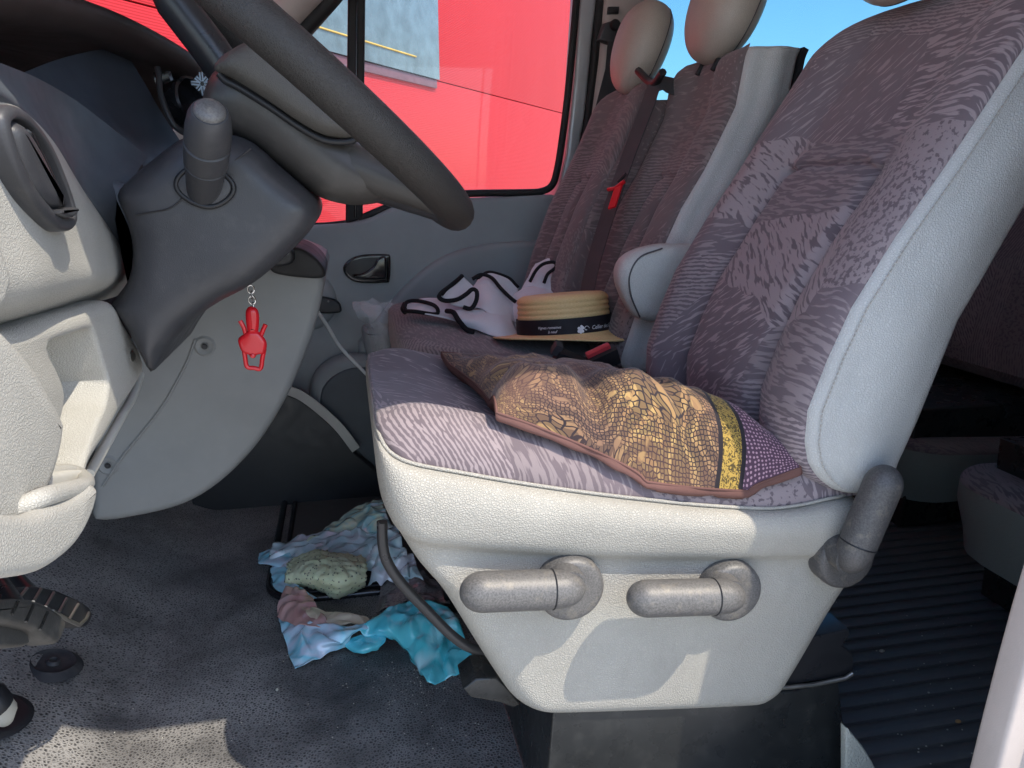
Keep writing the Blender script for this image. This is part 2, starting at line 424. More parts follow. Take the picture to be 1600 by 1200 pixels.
def floor_mat():
    t = NT('pebbled_black_floor_rubber'); c = t.coord(); v = t.voro(t.mapping(c, (1, 1, .4)), 175, 'DISTANCE_TO_EDGE')[0]
    edge = t.ramp(v, [(.08, 1), (.34, 0)]); n = t.noise(c, 4, 5, .6)[0]; wear_sheen = t.ramp(n, [(.32, .15), (.6, 1)])
    dust = t.ramp(t.noise(c, 60, 5, .7)[0], [(.62, 0), (.8, .5)])
    col = t.mix(t.math('MULTIPLY', edge, t.math('MULTIPLY', wear_sheen, .9)), (.042, .041, .042), (.36, .345, .33))  # pale network: worn rubber, plus sky light on the ridges put into the colour
    col = t.mix(t.math('MULTIPLY', dust, .35), col, (.28, .26, .22))
    h = t.ramp(v, [(.0, 0), (.3, 1)])
    return t.set(col, .38, .6, t.bump(h, .6, .0012))
M['floor'] = floor_mat()
def plain_rubber(name, col, sc):
    t = NT(name); c = t.coord(); f = t.noise(c, 600, 2)[0]; d = t.ramp(t.noise(c, sc, 5, .7)[0], [(.5, 0), (.75, .6)])
    return t.set(t.mix(t.math('MULTIPLY', d, .35), col, (.2, .19, .165)), .5, .4, t.bump(f, .3, .0008))
M['rubber'] = plain_rubber('dark_moulded_rubber', (.028, .029, .033), 16)
M['rubber_hatch'] = plain_rubber('grey_hatch_rubber', (.085, .083, .078), 20)
M['rib'] = plain_rubber('dark_ribbed_rubber', (.10, .098, .098), 12)

def red_wall():
    t = NT('red_ribbed_cladding'); c = t.coord(); w = t.new("TexWave", wave_type='BANDS', bands_direction='Z'); t.link(c, w.inputs[0]); w.inputs["Scale"].default_value = 26
    n = t.noise(t.mapping(c, (1, 1, .3)), 1.5, 4)[0]
    col = t.mix(n, (.46, .013, .018), (.53, .020, .025))
    return t.set(col, .55, .3, t.bump(w.outputs[0], .35, .004))
M['red'] = red_wall()
M['pane_wall'] = plain('blue_grey_wall_pane', (.115, .165, .195), .25, .5, .25)
M['yellow'] = plain('yellow_reflection_tone', (.62, .42, .10), .5)  # colour of the cable reflection in the wall pane
M['ground'] = plain('pale_concrete', (.55, .53, .49), .9, .2, .15, .4, 60)

def glass(name, tint=(.93, .96, .97), gloss=.05, dirt=.03):
    t = NT(name); tr = t.new("BsdfTransparent"); tr.inputs[0].default_value = (*tint, 1); gl = t.new("BsdfGlossy"); gl.inputs["Roughness"].default_value = .02
    df = t.new("BsdfDiffuse"); df.inputs[0].default_value = (.6, .6, .58, 1)
    fr = t.new("LayerWeight"); fr.inputs[0].default_value = .25
    m1 = t.new("MixShader"); t.link(t.math('MULTIPLY_ADD', fr.outputs[0], .35, gloss * .4), m1.inputs[0]); t.link(tr.outputs[0], m1.inputs[1]); t.link(gl.outputs[0], m1.inputs[2])
    d = t.ramp(t.noise(t.mapping(t.coord(), (1, 1, .35)), 7, 5, .6)[0], [(.45, 0), (.8, 1)])
    m2 = t.new("MixShader"); t.link(t.math('MULTIPLY', d, dirt), m2.inputs[0]); t.link(m1.outputs[0], m2.inputs[1]); t.link(df.outputs[0], m2.inputs[2])
    t.link(m2.outputs[0], t.out.inputs[0]); return t.m
M['glass'] = glass('window_glass', (.95, .97, .97), .02, .008)
M['glass_tint'] = glass('tinted_rear_glass', (.50, .70, .78), .05, .02)
M['light_streak'] = None
def film(name, col, alpha, rough=.2):
    t = NT(name); c = t.coord(); n = t.noise(c, 60, 4, .6)[0]
    t.set(col, rough, .6); t.b.inputs["Alpha"].default_value = alpha; nr = t.bump(n, .5, .002); t.link(nr, t.b.inputs["Normal"]); return t.m
M['clear_film'] = film('clear_plastic_film', (.75, .8, .82), .28, .12)
M['light_streak'] = film('light_streak_film', (.9, .88, .86), .5, .8)  # unused; pale film colour meant to stand for reflected light streaks

def foil(name, cols, sc, rough=.28, trans=.25):
    """printed thin plastic bag: large soft blocks of print"""
    t = NT(name); c = t.coord(); v = t.noise(t.mapping(c, (1, 1.4, .6), rot=(.4, .2, .7)), sc, 2, .4, .5)[0]
    st = [(.30 + .4 * i / max(1, len(cols) - 1), k) for i, k in enumerate(cols)]
    col = t.ramp(v, st)
    n = t.noise(c, 55, 4, .55, .8)[0]
    return t.set(col, rough, .9, t.bump(n, .35, .002), Coat_Weight=1.0, Coat_Roughness=.06)
M['teal'] = foil('teal_bag_print', [(.08, .55, .68), (.16, .70, .78), (.08, .60, .68), (.45, .78, .82)], 9, .12)
M['sky_bag'] = foil('sky_blue_bag_print', [(.36, .74, .88), (.62, .70, .84), (.26, .70, .86), (.72, .82, .9)], 12, .14)
M['mint'] = foil('mint_bag_print', [(.52, .82, .74), (.78, .86, .62), (.32, .70, .74), (.86, .9, .86)], 16, .16)
M['grey_bag'] = foil('lilac_grey_bag_print', [(.55, .60, .70), (.70, .68, .74), (.48, .66, .70), (.85, .87, .9)], 12, .16)
M['pink_bag'] = foil('pink_bag_print', [(.60, .28, .28), (.68, .38, .34), (.62, .42, .40)], 10, .22)
M['peach'] = foil('peach_lining', [(.74, .58, .40), (.78, .66, .48), (.66, .48, .36)], 20, .5)
M['netting'] = foil('dark_netting', [(.10, .085, .085), (.22, .2, .19), (.07, .06, .06)], 120, .5)
def foam():
    t = NT('pale_yellow_bread_crumb'); c = t.coord(); n = t.noise(c, 18, 4)[0]; f = t.noise(c, 220, 3)[0]
    col = t.mix(n, (.60, .62, .36), (.78, .76, .56)); g = t.new("NewGeometry")
    sp = t.ramp(t.voro(c, 95)[0], [(.18, 1), (.24, 0)]); z = t.new("SeparateXYZ"); t.link(c, z.inputs[0])
    lowz = t.ramp(z.outputs[2], [(.055, 1), (.075, 0)])
    col = t.mix(t.math('MULTIPLY', t.math('MULTIPLY', sp, lowz), .85), col, (.05, .055, .06))
    return t.set(col, .7, .3, t.bump(f, .4, .002), Subsurface_Weight=.1)
M['foam'] = foam()

def straw():
    t = NT('woven_straw'); c = t.coord("UV"); n = t.noise(t.mapping(c, (260, 600, 1)), 1, 3)[0]; n2 = t.noise(t.mapping(c, (70, 20, 1)), 1, 2)[0]
    col = t.mix(n, (.58, .33, .12), (.92, .68, .34)); col = t.mix(t.math('MULTIPLY', n2, .4), col, (.66, .52, .28))
    return t.set(col, .5, .4, t.bump(n, .7, .002))
M['straw'] = straw()
M['ribbon'] = plain('black_hat_ribbon', (.014, .012, .016), .6, .3)
M['ink'] = plain('white_print', (.75, .74, .76), .6, .2, .02)

def batik(PL):
    """printed cushion cover: gold cells on dark brown, a gold band between black lines, a mauve dotted end"""
    t = NT('batik_cushion_print'); uv = t.coord("UV")
    sx = t.new("SeparateXYZ"); t.link(uv, sx.inputs[0])
    wob = t.new("VectorMath", operation='MULTIPLY_ADD'); t.link(t.noise(uv, 7, 2)[1], wob.inputs[0]); wob.inputs[1].default_value = (.16, .16, 0); t.link(uv, wob.inputs[2])
    big = t.voro(wob.outputs[0], 7, 'F1', '2D'); rad = big[0]
    # scale-like cells in rings round each motif
    cell = t.voro(wob.outputs[0], 135, 'DISTANCE_TO_EDGE', '2D', .75)[0]; cellf = t.ramp(cell, [(.08, 0), (.13, 1)])
    cid = t.new("SeparateColor"); t.link(t.voro(wob.outputs[0], 135, 'F1', '2D', .75)[1], cid.inputs[0])
    c2 = t.voro(uv, 200, 'DISTANCE_TO_EDGE', '2D', .55)[0]; c2f = t.ramp(c2, [(.10, 0), (.16, 1)])
    ringw = t.math('SINE', t.math('MULTIPLY', rad, 46)); ring = t.ramp(ringw, [(.35, 0), (.6, 1)])
    pick = t.ramp(t.noise(uv, 11, 2)[0], [(.46, 0), (.5, 1)])
    marks = t.mix(pick, cellf, c2f)
    marks = t.math('MULTIPLY', marks, t.ramp(ring, [(0, .45), (1, 1)]))
    goldv = t.mix(cid.outputs[0], (.28, .155, .075), (.46, .30, .115)); zone = t.ramp(t.noise(uv, 4.5, 2)[0], [(.40, 0), (.55, 1)])
    dark = t.mix(zone, (.030, .022, .026), (.095, .05, .046))
    petal = t.ramp(t.voro(wob.outputs[0], 30, 'F1', '2D', .9)[0], [(.16, 1), (.20, 0)]); petal = t.math('MULTIPLY', petal, t.ramp(t.noise(uv, 13, 1)[0], [(.5, 0), (.53, 1)]))
    marks = t.math('MAXIMUM', marks, petal)
    field = t.mix(marks, dark, t.mix(t.ramp(t.noise(uv, 6, 2)[0], [(.4, 0), (.6, 1)]), (.22, .125, .085), goldv))
    # band
    br = t.noise(uv, 230, 3, .6, 1.5)[0]; gold = t.mix(t.ramp(br, [(.46, 0), (.52, 1)]), (.07, .05, .02), (.40, .26, .06))
    # dotted mauve end
    dots = t.voro(uv, 170, 'F1', '2D', .35)[0]; mauve = t.mix(t.ramp(dots, [(.22, 1), (.32, 0)]), (.085, .045, .07), (.42, .25, .30))
    curve = t.math('SUBTRACT', t.math('DIVIDE', sx.outputs[0], PL), t.math('MULTIPLY', t.math('SINE', t.math('MULTIPLY', sx.outputs[1], 7.5)), .07))
    m1 = t.ramp(curve, [(.0, 0), (.70, 1)], 'CONSTANT'); m2 = t.ramp(curve, [(.0, 0), (.715, 1)], 'CONSTANT'); m3 = t.ramp(curve, [(.0, 0), (.785, 1)], 'CONSTANT'); m4 = t.ramp(curve, [(.0, 0), (.80, 1)], 'CONSTANT')
    col = t.mix(m1, field, (.02, .016, .02)); col = t.mix(m2, col, gold); col = t.mix(m3, col, (.02, .016, .02)); col = t.mix(m4, col, mauve)
    f = t.noise(uv, 900, 2)[0]
    return t.set(col, .85, .2, t.bump(f, .3, .0008), Sheen_Weight=.15)
M['pillow_edge'] = plain('dusty_brown_cushion_cloth', (.155, .078, .066), .85, .2, .15, .35, 1000)
def flag_mat():
    t = NT('black_printed_plastic'); return t.set((.015, .017, .02), .4, .4)
M['flag_dark'] = flag_mat()
M['flag_light'] = plain('pale_blue_print', (.50, .60, .68), .5)
M['gauge'] = plain('dark_gauge_face', (.012, .012, .014), .25, .5)
# ------------------------------------------------------------------ the place: ground, red building
def struct(o): o['kind'] = 'structure'; return o
g = grid("ground", [[Vector((x, y, -.70)) for x in (-900, -20, 20, 900)] for y in (-900, -20, 20, 900)], M['ground']); struct(g)

wall_d = Vector((.556, .831, 0)); wall_p = Vector((-.68, 3.94, 0)); wall_n = Vector((.831, -.556, 0))
bw = thing("red_building", "red ribbed wall beside the van, seen through the passenger window, with a blue grey pane", "building", wall_p)
def on_wall(px, py, off=0.0): return on_plane(px, py, wall_p + wall_n * off, wall_n)
s_end = (on_wall(930, 200) - wall_p).dot(wall_d)
seam_z = on_wall(775, 150).z
def wall_box(name, s0, s1, z0, z1, off0, off1, mat, label=None, parent=bw):
    c = wall_p + wall_d * ((s0 + s1) / 2) + wall_n * ((off0 + off1) / 2); c.z = (z0 + z1) / 2
    rot = Matrix(((wall_d.x, -wall_n.x, 0), (wall_d.y, -wall_n.y, 0), (0, 0, 1)))
    return box(name, c, (s1 - s0, abs(off1 - off0), z1 - z0), mat, parent, .004, label, rot=rot)
wall_box("wall_panel", -3.2, s_end, -.70, seam_z - .004, -.2, 0, M['red'])
wall_box("wall_panel", -3.2, s_end, seam_z + .004, 3.0, -.2, 0, M['red'])
ps0 = (on_wall(380, 60) - wall_p).dot(wall_d); ps1 = (on_wall(680, 60) - wall_p).dot(wall_d); pz0 = on_wall(680, 125).z
wall_box("pane", ps0, ps1, pz0, 2.6, .002, .03, M['pane_wall'], "blue grey pane let into the red wall")
wall_box("pane_sill", ps0, ps1 - .02, pz0 - .06, pz0 - .004, .002, .018, plain('dull_plum_sill', (.15, .06, .075), .5))
yl0 = on_wall(480, 40, .034); yl1 = on_wall(650, 86, .034); yl0.z = yl1.z = (yl0.z + yl1.z) / 2
tube("yellow_reflection", [yl0, yl1], .006, M['yellow'], bw, 6)  # solid tube standing for a yellow cable's reflection in the pane

# ------------------------------------------------------------------ van body
van = thing("van_body", "pale van shell around the cab: roof, pillars, side walls and rear side window", "van", (.3, 1.5, 0))
NEAR, FAR = .58, 2.42
# roof, rear and side walls
box("roof", (1.25, (NEAR + FAR) / 2, 1.66), (3.9, FAR - NEAR + .1, .06), M['headliner'], van, .01)
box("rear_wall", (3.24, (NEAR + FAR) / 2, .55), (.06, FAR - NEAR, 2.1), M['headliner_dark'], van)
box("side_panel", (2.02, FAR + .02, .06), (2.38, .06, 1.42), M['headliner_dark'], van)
box("roof_rail", (1.1, FAR + .02, 1.575), (4.0, .06, .10), M['headliner'], van)
box("side_window", (2.02, FAR + .03, 1.145), (2.36, .006, .75), M['glass_tint'], van, 0)
box("window_seal", (2.02, FAR - .02, 1.517), (2.38, .02, .014), M['seal'], van)
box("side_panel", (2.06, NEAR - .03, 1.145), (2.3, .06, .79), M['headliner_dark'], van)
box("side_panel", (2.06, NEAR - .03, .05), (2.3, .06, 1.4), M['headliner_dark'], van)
box("side_rail", (2.06, NEAR - .03, 1.59), (2.3, .06, .10), M['headliner'], van)
# near door opening: header rail, front pillar and the trimmed door pillar
HEAD_Z = 1.365
box("door_header", (.05, NEAR, HEAD_Z + .14), (1.9, .07, .28), M['headliner'], van, .02)
fp = [at(p[0], p[1], y=.56) for p in [(-700, -200), (-600, -240)]]
tube("front_pillar", [Vector((-.95, NEAR, .80)), Vector((-.72, NEAR, 1.15)), Vector((-.45, NEAR, 1.58))], .035, M['headliner'], van)
pil = [(.670, -.14), (.672, .0), (.678, .14), (.690, .30), (.703, .42), (.722, .58), (.735, .82), (.75, 1.06), (.765, 1.25), (.78, 1.42), (.79, 1.6), (.92, 1.6), (.92, 0)]
PB = smooth([Vector((a, 0, b)) for a, b in pil[:11]], 26)
outl = PB + [Vector((.92, 0, 1.6)), Vector((.92, 0, -.14))]
def pil_strip(name, d0, d1, y0, y1, mat, r, label=None):
    o = [p + Vector((d0, 0, 0)) for p in PB] + [p + Vector((d1, 0, 0)) for p in reversed(PB)]
    return slab(name, o, y0, y1, mat, van, r, 3, label)
pil_strip("door_pillar", 0, .046, .590, .628, M['pink_trim'], .006, "pale pinkish painted door pillar")
pil_strip("door_seal", .048, .085, .555, .66, M['seal'], .012, "black rubber seal of the door pillar")
tube("seal_lip", [p + Vector((.060, -.03, 0)) for p in PB], .006, M['black'], van, 8)
pil_strip("pillar_outer", .087, .34, .54, .62, M['body_paint'], .006)
# windscreen and far front pillar
ws = [[Vector((-1.02, NEAR + .03, .90)), Vector((-1.02, FAR - .04, .90))], [Vector((-.32, NEAR + .03, 1.62)), Vector((-.32, FAR - .04, 1.62))]]
grid("windscreen", ws, M['glass'], van, thick=.005)
# far door pillar, from the silver flange to the belt anchor
def far_slab(name, px, y0, y1, mat, parent, r=.006, n=40, label=None):
    return slab(name, Y(px, y0), y0, y1, mat, parent, r, 3, label)
far_slab("pillar_flange", [(912, -160), (937, -160), (933, 0), (926, 60), (915, 180), (900, 260), (893, 300), (866, 306), (872, 290), (885, 240), (897, 120), (905, 0)], 2.335, 2.44, M['silver'], van, .012, label="silver painted door pillar flange")
far_slab("pillar_seal", [(938, -160), (952, -160), (946, 0), (938, 90), (922, 215), (905, 300), (894, 300), (908, 240), (924, 110), (934, 0)], 2.32, 2.43, M['seal'], van, .008)
far_slab("pillar_trim", [(953, -160), (1035, -160), (1020, 0), (1010, 150), (1000, 330), (880, 330), (905, 300), (923, 215), (939, 90), (947, 0)], 2.30, 2.43, M['pink_trim'], van, .02, label="pale pillar trim with the belt anchor")
far_slab("trim_clip", [(952, 10), (968, 10), (967, 21), (951, 21)], 2.286, 2.305, M['black'], van, .003)
far_slab("anchor_cover", [(944, 36), (962, 30), (985, 40), (990, 70), (965, 72), (936, 62)], 2.27, 2.305, M['dark'], van, .01)
lathe("anchor_bolt", [(.0, .018), (.012, .018), (.016, .01), (.016, 0)], at(960, 40, y=2.275), (0, -1, 0), M['black'], van, 16)
tube("belt_strap", Y([(962, 66), (958, 110), (945, 160), (925, 240)], 2.27), 1, M['belt'], van, flat=(.024, .001, (0, -1, 0)))
tube("front_pillar", V3([(180, 300, 2.34), (330, 140, 2.34), (420, 45, 2.32), (500, -40, 2.28), (580, -130, 2.24)]), .055, M['pink_trim'], van, 14, label="pale front pillar on the passenger side")
tube("pillar_seal", V3([(430, 92, 2.31), (478, 45, 2.30), (522, -5, 2.28), (600, -110, 2.24)]), .022, M['seal'], van, 10)

# ------------------------------------------------------------------ floors
def floor_z(x, y):
    s = max(0.0, -.40 - x); z = FZ + s * s / (s + .08) * .75
    h = max(0, min(1, (x + .40) / .1)) ; t = max(0, min(1, (y - 1.35) / .12))
    return z
rows = []
for j in range(60):
    y = .60 + (2.42 - .60) * j / 59
    rows.append([Vector((x, y, floor_z(x, y))) for x in [-1.15 + (1.15 + .236) * i / 79 for i in range(80)]])
struct(grid("floor", rows, M['floor'], kind='structure'))
rfl = struct(grid("rear_floor", [[Vector((x, y, FZ - .006)) for x in (.238, 3.2)] for y in (.60, 2.40)], M['rib'], kind='structure'))
rib0 = None; y = .63; rr_ = random.Random(3)
while y < 2.35:
    if rib0 is None: rib0 = box("floor_rib", (0, 0, 0), (2.2, .016, .009), M['rib'], rfl, .0025); o = rib0
    else: o = rib0.copy(); COL.objects.link(o); o.parent = rfl
    o.location = (1.75, y + rr_.uniform(-.0006, .0006), FZ - .004 + rr_.uniform(-.0005, .0005)); y += .0385
def on_floor(px, py):
    d = ray_dir(px, py); q = CAM.copy()
    for k in range(4000):
        q = CAM + d * (.5 + k * .001)
        if q.z <= floor_z(q.x, q.y): break
    return q
box("door_sill", (-.1, .56, FZ - .05), (1.5, .10, .09), M['body_paint'], van, .01)
# ------------------------------------------------------------------ dashboard
dash = thing("dashboard", "beige and charcoal dashboard with a round air vent beside the steering column", "dashboard", (-.4, 1.0, .6))
C = [
 [(-110, 110, -.33), (0, 135, -.33), (50, 170, -.33), (100, 228, -.335), (128, 275, -.34), (150, 296, -.35), (166, 300, -.40)],
 [(-110, 135, -.275), (0, 150, -.275), (45, 180, -.275), (90, 232, -.28), (122, 285, -.285), (146, 310, -.31), (165, 312, -.37)],
 [(-110, 260, -.25), (0, 260, -.255), (60, 275, -.255), (110, 305, -.26), (150, 345, -.265), (180, 367, -.29), (200, 362, -.36)],
 [(-110, 370, -.245), (0, 370, -.25), (60, 375, -.25), (115, 385, -.255), (160, 400, -.26), (194, 407, -.285), (211, 397, -.36)],
 [(-110, 470, -.245), (0, 455, -.25), (60, 448, -.25), (115, 438, -.255), (160, 435, -.26), (190, 434, -.285), (208, 425, -.36)],
 [(-110, 512, -.27), (0, 498, -.275), (60, 482, -.275), (115, 466, -.28), (155, 455, -.285), (181, 450, -.31), (202, 440, -.37)],
 [(-110, 522, -.33), (0, 514, -.34), (60, 499, -.34), (115, 482, -.34), (158, 470, -.345), (184, 462, -.36), (203, 452, -.40)],
]
ctrl = [[at(a, b, x=c) for a, b, c in r] for r in C]
grid("dash_panel", patch(ctrl, 60, 60), M['beige'], dash, label="beige grained dash panel in sunlight", sharp=0)
# charcoal lip between the beige face and the column, and the slate surfaces of the instrument hood
L = [
 [(-60, 70, .62), (0, 98, .80), (60, 123, .95), (120, 158, 1.06), (180, 204, 1.13), (232, 245, 1.17)],
 [(-60, 95, .62), (0, 122, .78), (55, 160, .90), (110, 212, 1.0), (160, 258, 1.06), (215, 268, 1.1)],
 [(-60, 125, .61), (0, 141, .73), (48, 177, .82), (98, 238, .92), (135, 290, 1.0), (208, 305, 1.08)],
 [(-60, 140, .62), (0, 156, .735), (50, 200, .83), (100, 262, .93), (160, 330, 1.02), (212, 350, 1.1)],
 [(-60, 150, .64), (0, 175, .76), (50, 220, .86), (100, 290, .96), (165, 380, 1.06), (215, 400, 1.14)],
]
grid("cowl_panel", patch([V3(r) for r in L], 60, 40), M['dark_blue'], dash, label="slate lip sweeping from the vent to the column", sharp=0)
N = [
 [(20, 120, 1.00), (100, 90, 1.15), (190, 70, 1.28)],
 [(60, 140, 1.04), (140, 125, 1.18), (225, 128, 1.29)],
 [(120, 165, 1.10), (190, 180, 1.21), (255, 180, 1.30)],
 [(195, 215, 1.17), (240, 235, 1.23), (285, 225, 1.31)],
 [(225, 262, 1.18), (260, 262, 1.24), (300, 250, 1.31)],
 [(250, 330, 1.18), (290, 330, 1.26), (330, 320, 1.33)],
]
grid("instrument_side", patch([V3(r) for r in N], 30, 40), plain('navy_binnacle_plastic', (.05, .058, .075), .5, .4, .1, .2, 900), dash, sharp=0)
Hd = [
 [(-120, -75, .85), (60, -22, 1.02), (170, 15, 1.15), (250, 55, 1.26), (305, 90, 1.34), (336, 120, 1.39)],
 [(-120, -55, .84), (60, -4, 1.01), (160, 30, 1.14), (245, 70, 1.25), (300, 103, 1.33), (335, 128, 1.39)],
 [(-120, 0, .86), (50, 25, 1.03), (150, 55, 1.16), (230, 92, 1.27), (285, 120, 1.35), (322, 142, 1.41)],
 [(-120, 30, .96), (50, 45, 1.10), (150, 70, 1.22), (222, 105, 1.32), (270, 130, 1.39), (300, 150, 1.43)],
 [(-140, 40, 1.2), (30, 70, 1.28), (120, 95, 1.34), (200, 125, 1.40), (250, 145, 1.44), (280, 160, 1.46)],
 [(-200, 40, 1.5), (-50, 90, 1.5), (60, 120, 1.5), (150, 150, 1.5), (220, 180, 1.5), (270, 200, 1.5)],
 [(-200, 200, 1.5), (-50, 220, 1.5), (60, 250, 1.5), (150, 270, 1.5), (220, 290, 1.5), (270, 300, 1.5)],
]
grid("instrument_hood", patch([V3(r) for r in Hd], 60, 50), M['brown_dark'], dash, label="dark brown instrument hood above the gauges", sharp=0, thick=.004)
# dash top running forward to the windscreen and across to the far door
dt = [[Vector((-1.05, y, .86 - .0 * y)) for y in (.62, 1.2, 2.34)], [Vector((-.62, y, .915)) for y in (.62, 1.2, 2.34)], [Vector((-.50, y, .90)) for y in (.62, 1.2, 2.34)], [Vector((-.46, y, .80)) for y in (.62, 1.2, 2.34)], [Vector((-.50, y, .45)) for y in (.62, 1.2, 2.34)]]
grid("dash_top", patch(dt, 20, 24), M['brown_dark'], dash, sharp=0)
slab("bulkhead", [Vector((-1.18, 0, -.2)), Vector((-1.05, 0, -.2)), Vector((-1.05, 0, .88)), Vector((-1.18, 0, .88))], .6, 2.38, M['black'], dash, .005)
# gauges
tube("gauge_frame", smooth(V3([(232, 96, 1.30), (246, 105, 1.30), (252, 150, 1.28), (272, 195, 1.27), (296, 212, 1.28)]), 24), .0045, M['dark'], dash, 8)
for nm, px, py, yy, rr in (("gauge", 268, 128, 1.36, .034), ("gauge", 281, 165, 1.32, .036)):
    c = at(px, py, y=yy); gp = lathe(nm, [(rr, 0), (rr, .03), (rr - .004, .032), (rr - .006, .028), (rr - .008, .01), (.0, .008)], c, (.8, -.55, .2), M['gauge'], dash, 28)
slab("side_filler", smooth(Y([(160, 285), (210, 298), (230, 380), (226, 470), (196, 478), (204, 430), (203, 395), (186, 350)], 1.06), 40, True), 1.05, 1.14, M['dark_blue'], dash, .012)
# air vent
vo = smooth(X([(8, 163), (38, 180), (72, 228), (100, 295), (111, 338), (105, 359), (84, 358), (45, 318), (15, 262), (-3, 212), (-8, 178)], -.243), 48, True)
vent = slabx("air_vent", vo, -.236, -.27, M['dark'], dash, .006, hole=[p for p in inset2([Vector((q.y, 0, q.z)) for q in vo], .009)] and [Vector((0, q.x, q.z)) for q in inset2([Vector((q.y, 0, q.z)) for q in vo], .010)], depth=.02, hr=.002, label="charcoal oval air vent")
paddle = smooth(X([(22, 190), (36, 196), (62, 240), (88, 300), (95, 325), (84, 326), (60, 310), (36, 262), (20, 212)], -.238), 36, True)
slabx("vent_vane", paddle, -.232, -.262, M['dark'], vent, .012, label="broad vane of the air vent")
slabx("vent_vane", smooth(X([(44, 200), (52, 208), (82, 268), (102, 318), (96, 322), (72, 270), (46, 214)], -.238), 30, True), -.236, -.262, M['black'], vent, .006)
slabx("vent_tab", smooth(X([(80, 329), (105, 324), (107, 332), (98, 340), (86, 337)], -.238), 20, True), -.229, -.25, M['dark'], vent, .003)
# lower dash with the open cubby
lo = resample(smooth(X([(-110, 560), (25, 514), (75, 496), (135, 478), (165, 469), (175, 474), (187, 498), (214, 546), (220, 582), (206, 612), (189, 636), (162, 684), (130, 740), (120, 800), (40, 860), (-110, 860)], -.275), 90, True), 90, True)
ho = smooth(X([(66, 546), (78, 532), (110, 521), (131, 515), (140, 522), (158, 578), (163, 595), (158, 630), (147, 655), (128, 705), (116, 735), (66, 752), (70, 720), (92, 640), (92, 606), (80, 575)], -.275), 90, True)
# start both outlines on their upper left
def rot_to(P, ref):
    k = min(range(len(P)), key=lambda i: (P[i] - ref).length); return P[k:] + P[:k]
lo = rot_to(lo, at(25, 514, x=-.275)); ho = rot_to(ho, at(72, 540, x=-.275))
slabx("lower_dash", lo, -.27, -.42, M['beige'], dash, .014, hole=ho, depth=.055, hr=.006, label="beige lower dash with an open cubby")
slabx("knee_pad", smooth(X([(-130, 470), (-20, 492), (10, 515), (45, 556), (76, 610), (96, 655), (92, 715), (72, 780), (40, 850), (5, 900), (-130, 905)], -.24), 60, True), -.232, -.36, M['beige'], dash, .026, 6, label="beige grained knee pad at the very left")
slabx("end_cap", smooth(X([(-130, 330), (-20, 345), (8, 400), (19, 440), (12, 470), (-4, 490), (-130, 495)], -.243), 40, True), -.2405, -.30, M['beige'], dash, .012)
slabx("pocket", smooth(X([(-130, 800), (20, 806), (62, 792), (100, 778), (122, 760), (133, 758), (135, 775), (127, 808), (104, 850), (62, 886), (10, 902), (-130, 906)], -.225), 60, True), -.215, -.235, M['beige'], dash, .009, label="beige open door-side pocket")
slabx("pocket_back", smooth(X([(40, 760), (70, 742), (118, 734), (126, 745), (124, 790), (100, 840), (40, 860)], -.262), 40, True), -.255, -.29, M['beige_smooth'], dash, .005)
tube("pocket_rim", smooth([at(-30, 806, x=-.262), at(15, 800, x=-.24), at(60, 780, x=-.225), at(100, 768, x=-.225), at(128, 760, x=-.228), at(134, 752, x=-.245), at(124, 742, x=-.268), at(105, 737, x=-.275), at(70, 742, x=-.28), at(40, 752, x=-.28)], 36), .0075, M['beige'], dash, 10)
tube("cubby_trim", smooth(X([(219, 585), (208, 618), (190, 650), (168, 690), (140, 740)], -.30), 24), .006, M['beige_smooth'], dash, 8)
lathe("screw", [(.0, .004), (.006, .004), (.0085, .0), (.012, -.001), (.012, -.006)], at(203, 557, x=-.272), (1, -.3, 0), M['bolt'], dash, 16)
# grey console panel
kp = smooth(Y([(149, 812), (146, 780), (150, 690), (185, 590), (250, 500), (350, 430), (440, 405), (475, 412), (500, 424), (507, 438), (500, 480), (482, 540), (448, 620), (405, 690), (350, 748), (290, 786), (215, 806)], 1.43), 80, True)
kn = slab("console_panel", kp, 1.42, 1.95, M['grey_panel'], dash, .016, 5, label="smooth grey console panel below the column")
for px, py in ((320, 541), (169, 727)):
    sc = lathe("screw", [(.0, .003), (.006, .003), (.007, .0), (.010, .001), (.015, .003), (.019, .0)], at(px, py, y=1.42), (0, -1, 0), M['grey_panel'], kn, 20)
    lathe("screw_head", [(.0, .006), (.004, .006), (.0055, .003)], at(px, py, y=1.42), (0, -1, 0), M['black'], kn, 12)
tube("panel_crease", smooth(Y([(305, 530), (290, 570), (250, 640), (190, 715), (160, 760)], 1.418), 24), .0022, M['grey_panel'], kn, 8)
slab("console_lip", smooth(Y([(425, 392), (452, 384), (482, 393), (504, 414), (507, 432), (480, 434), (425, 424)], 1.40), 40, True), 1.39, 1.60, M['seal'], dash, .008, label="black lip on top of the console")
slab("console_lip", smooth(Y([(425, 360), (445, 372), (460, 396), (455, 412), (425, 412)], 1.38), 30, True), 1.37, 1.5, M['black'], dash, .008)

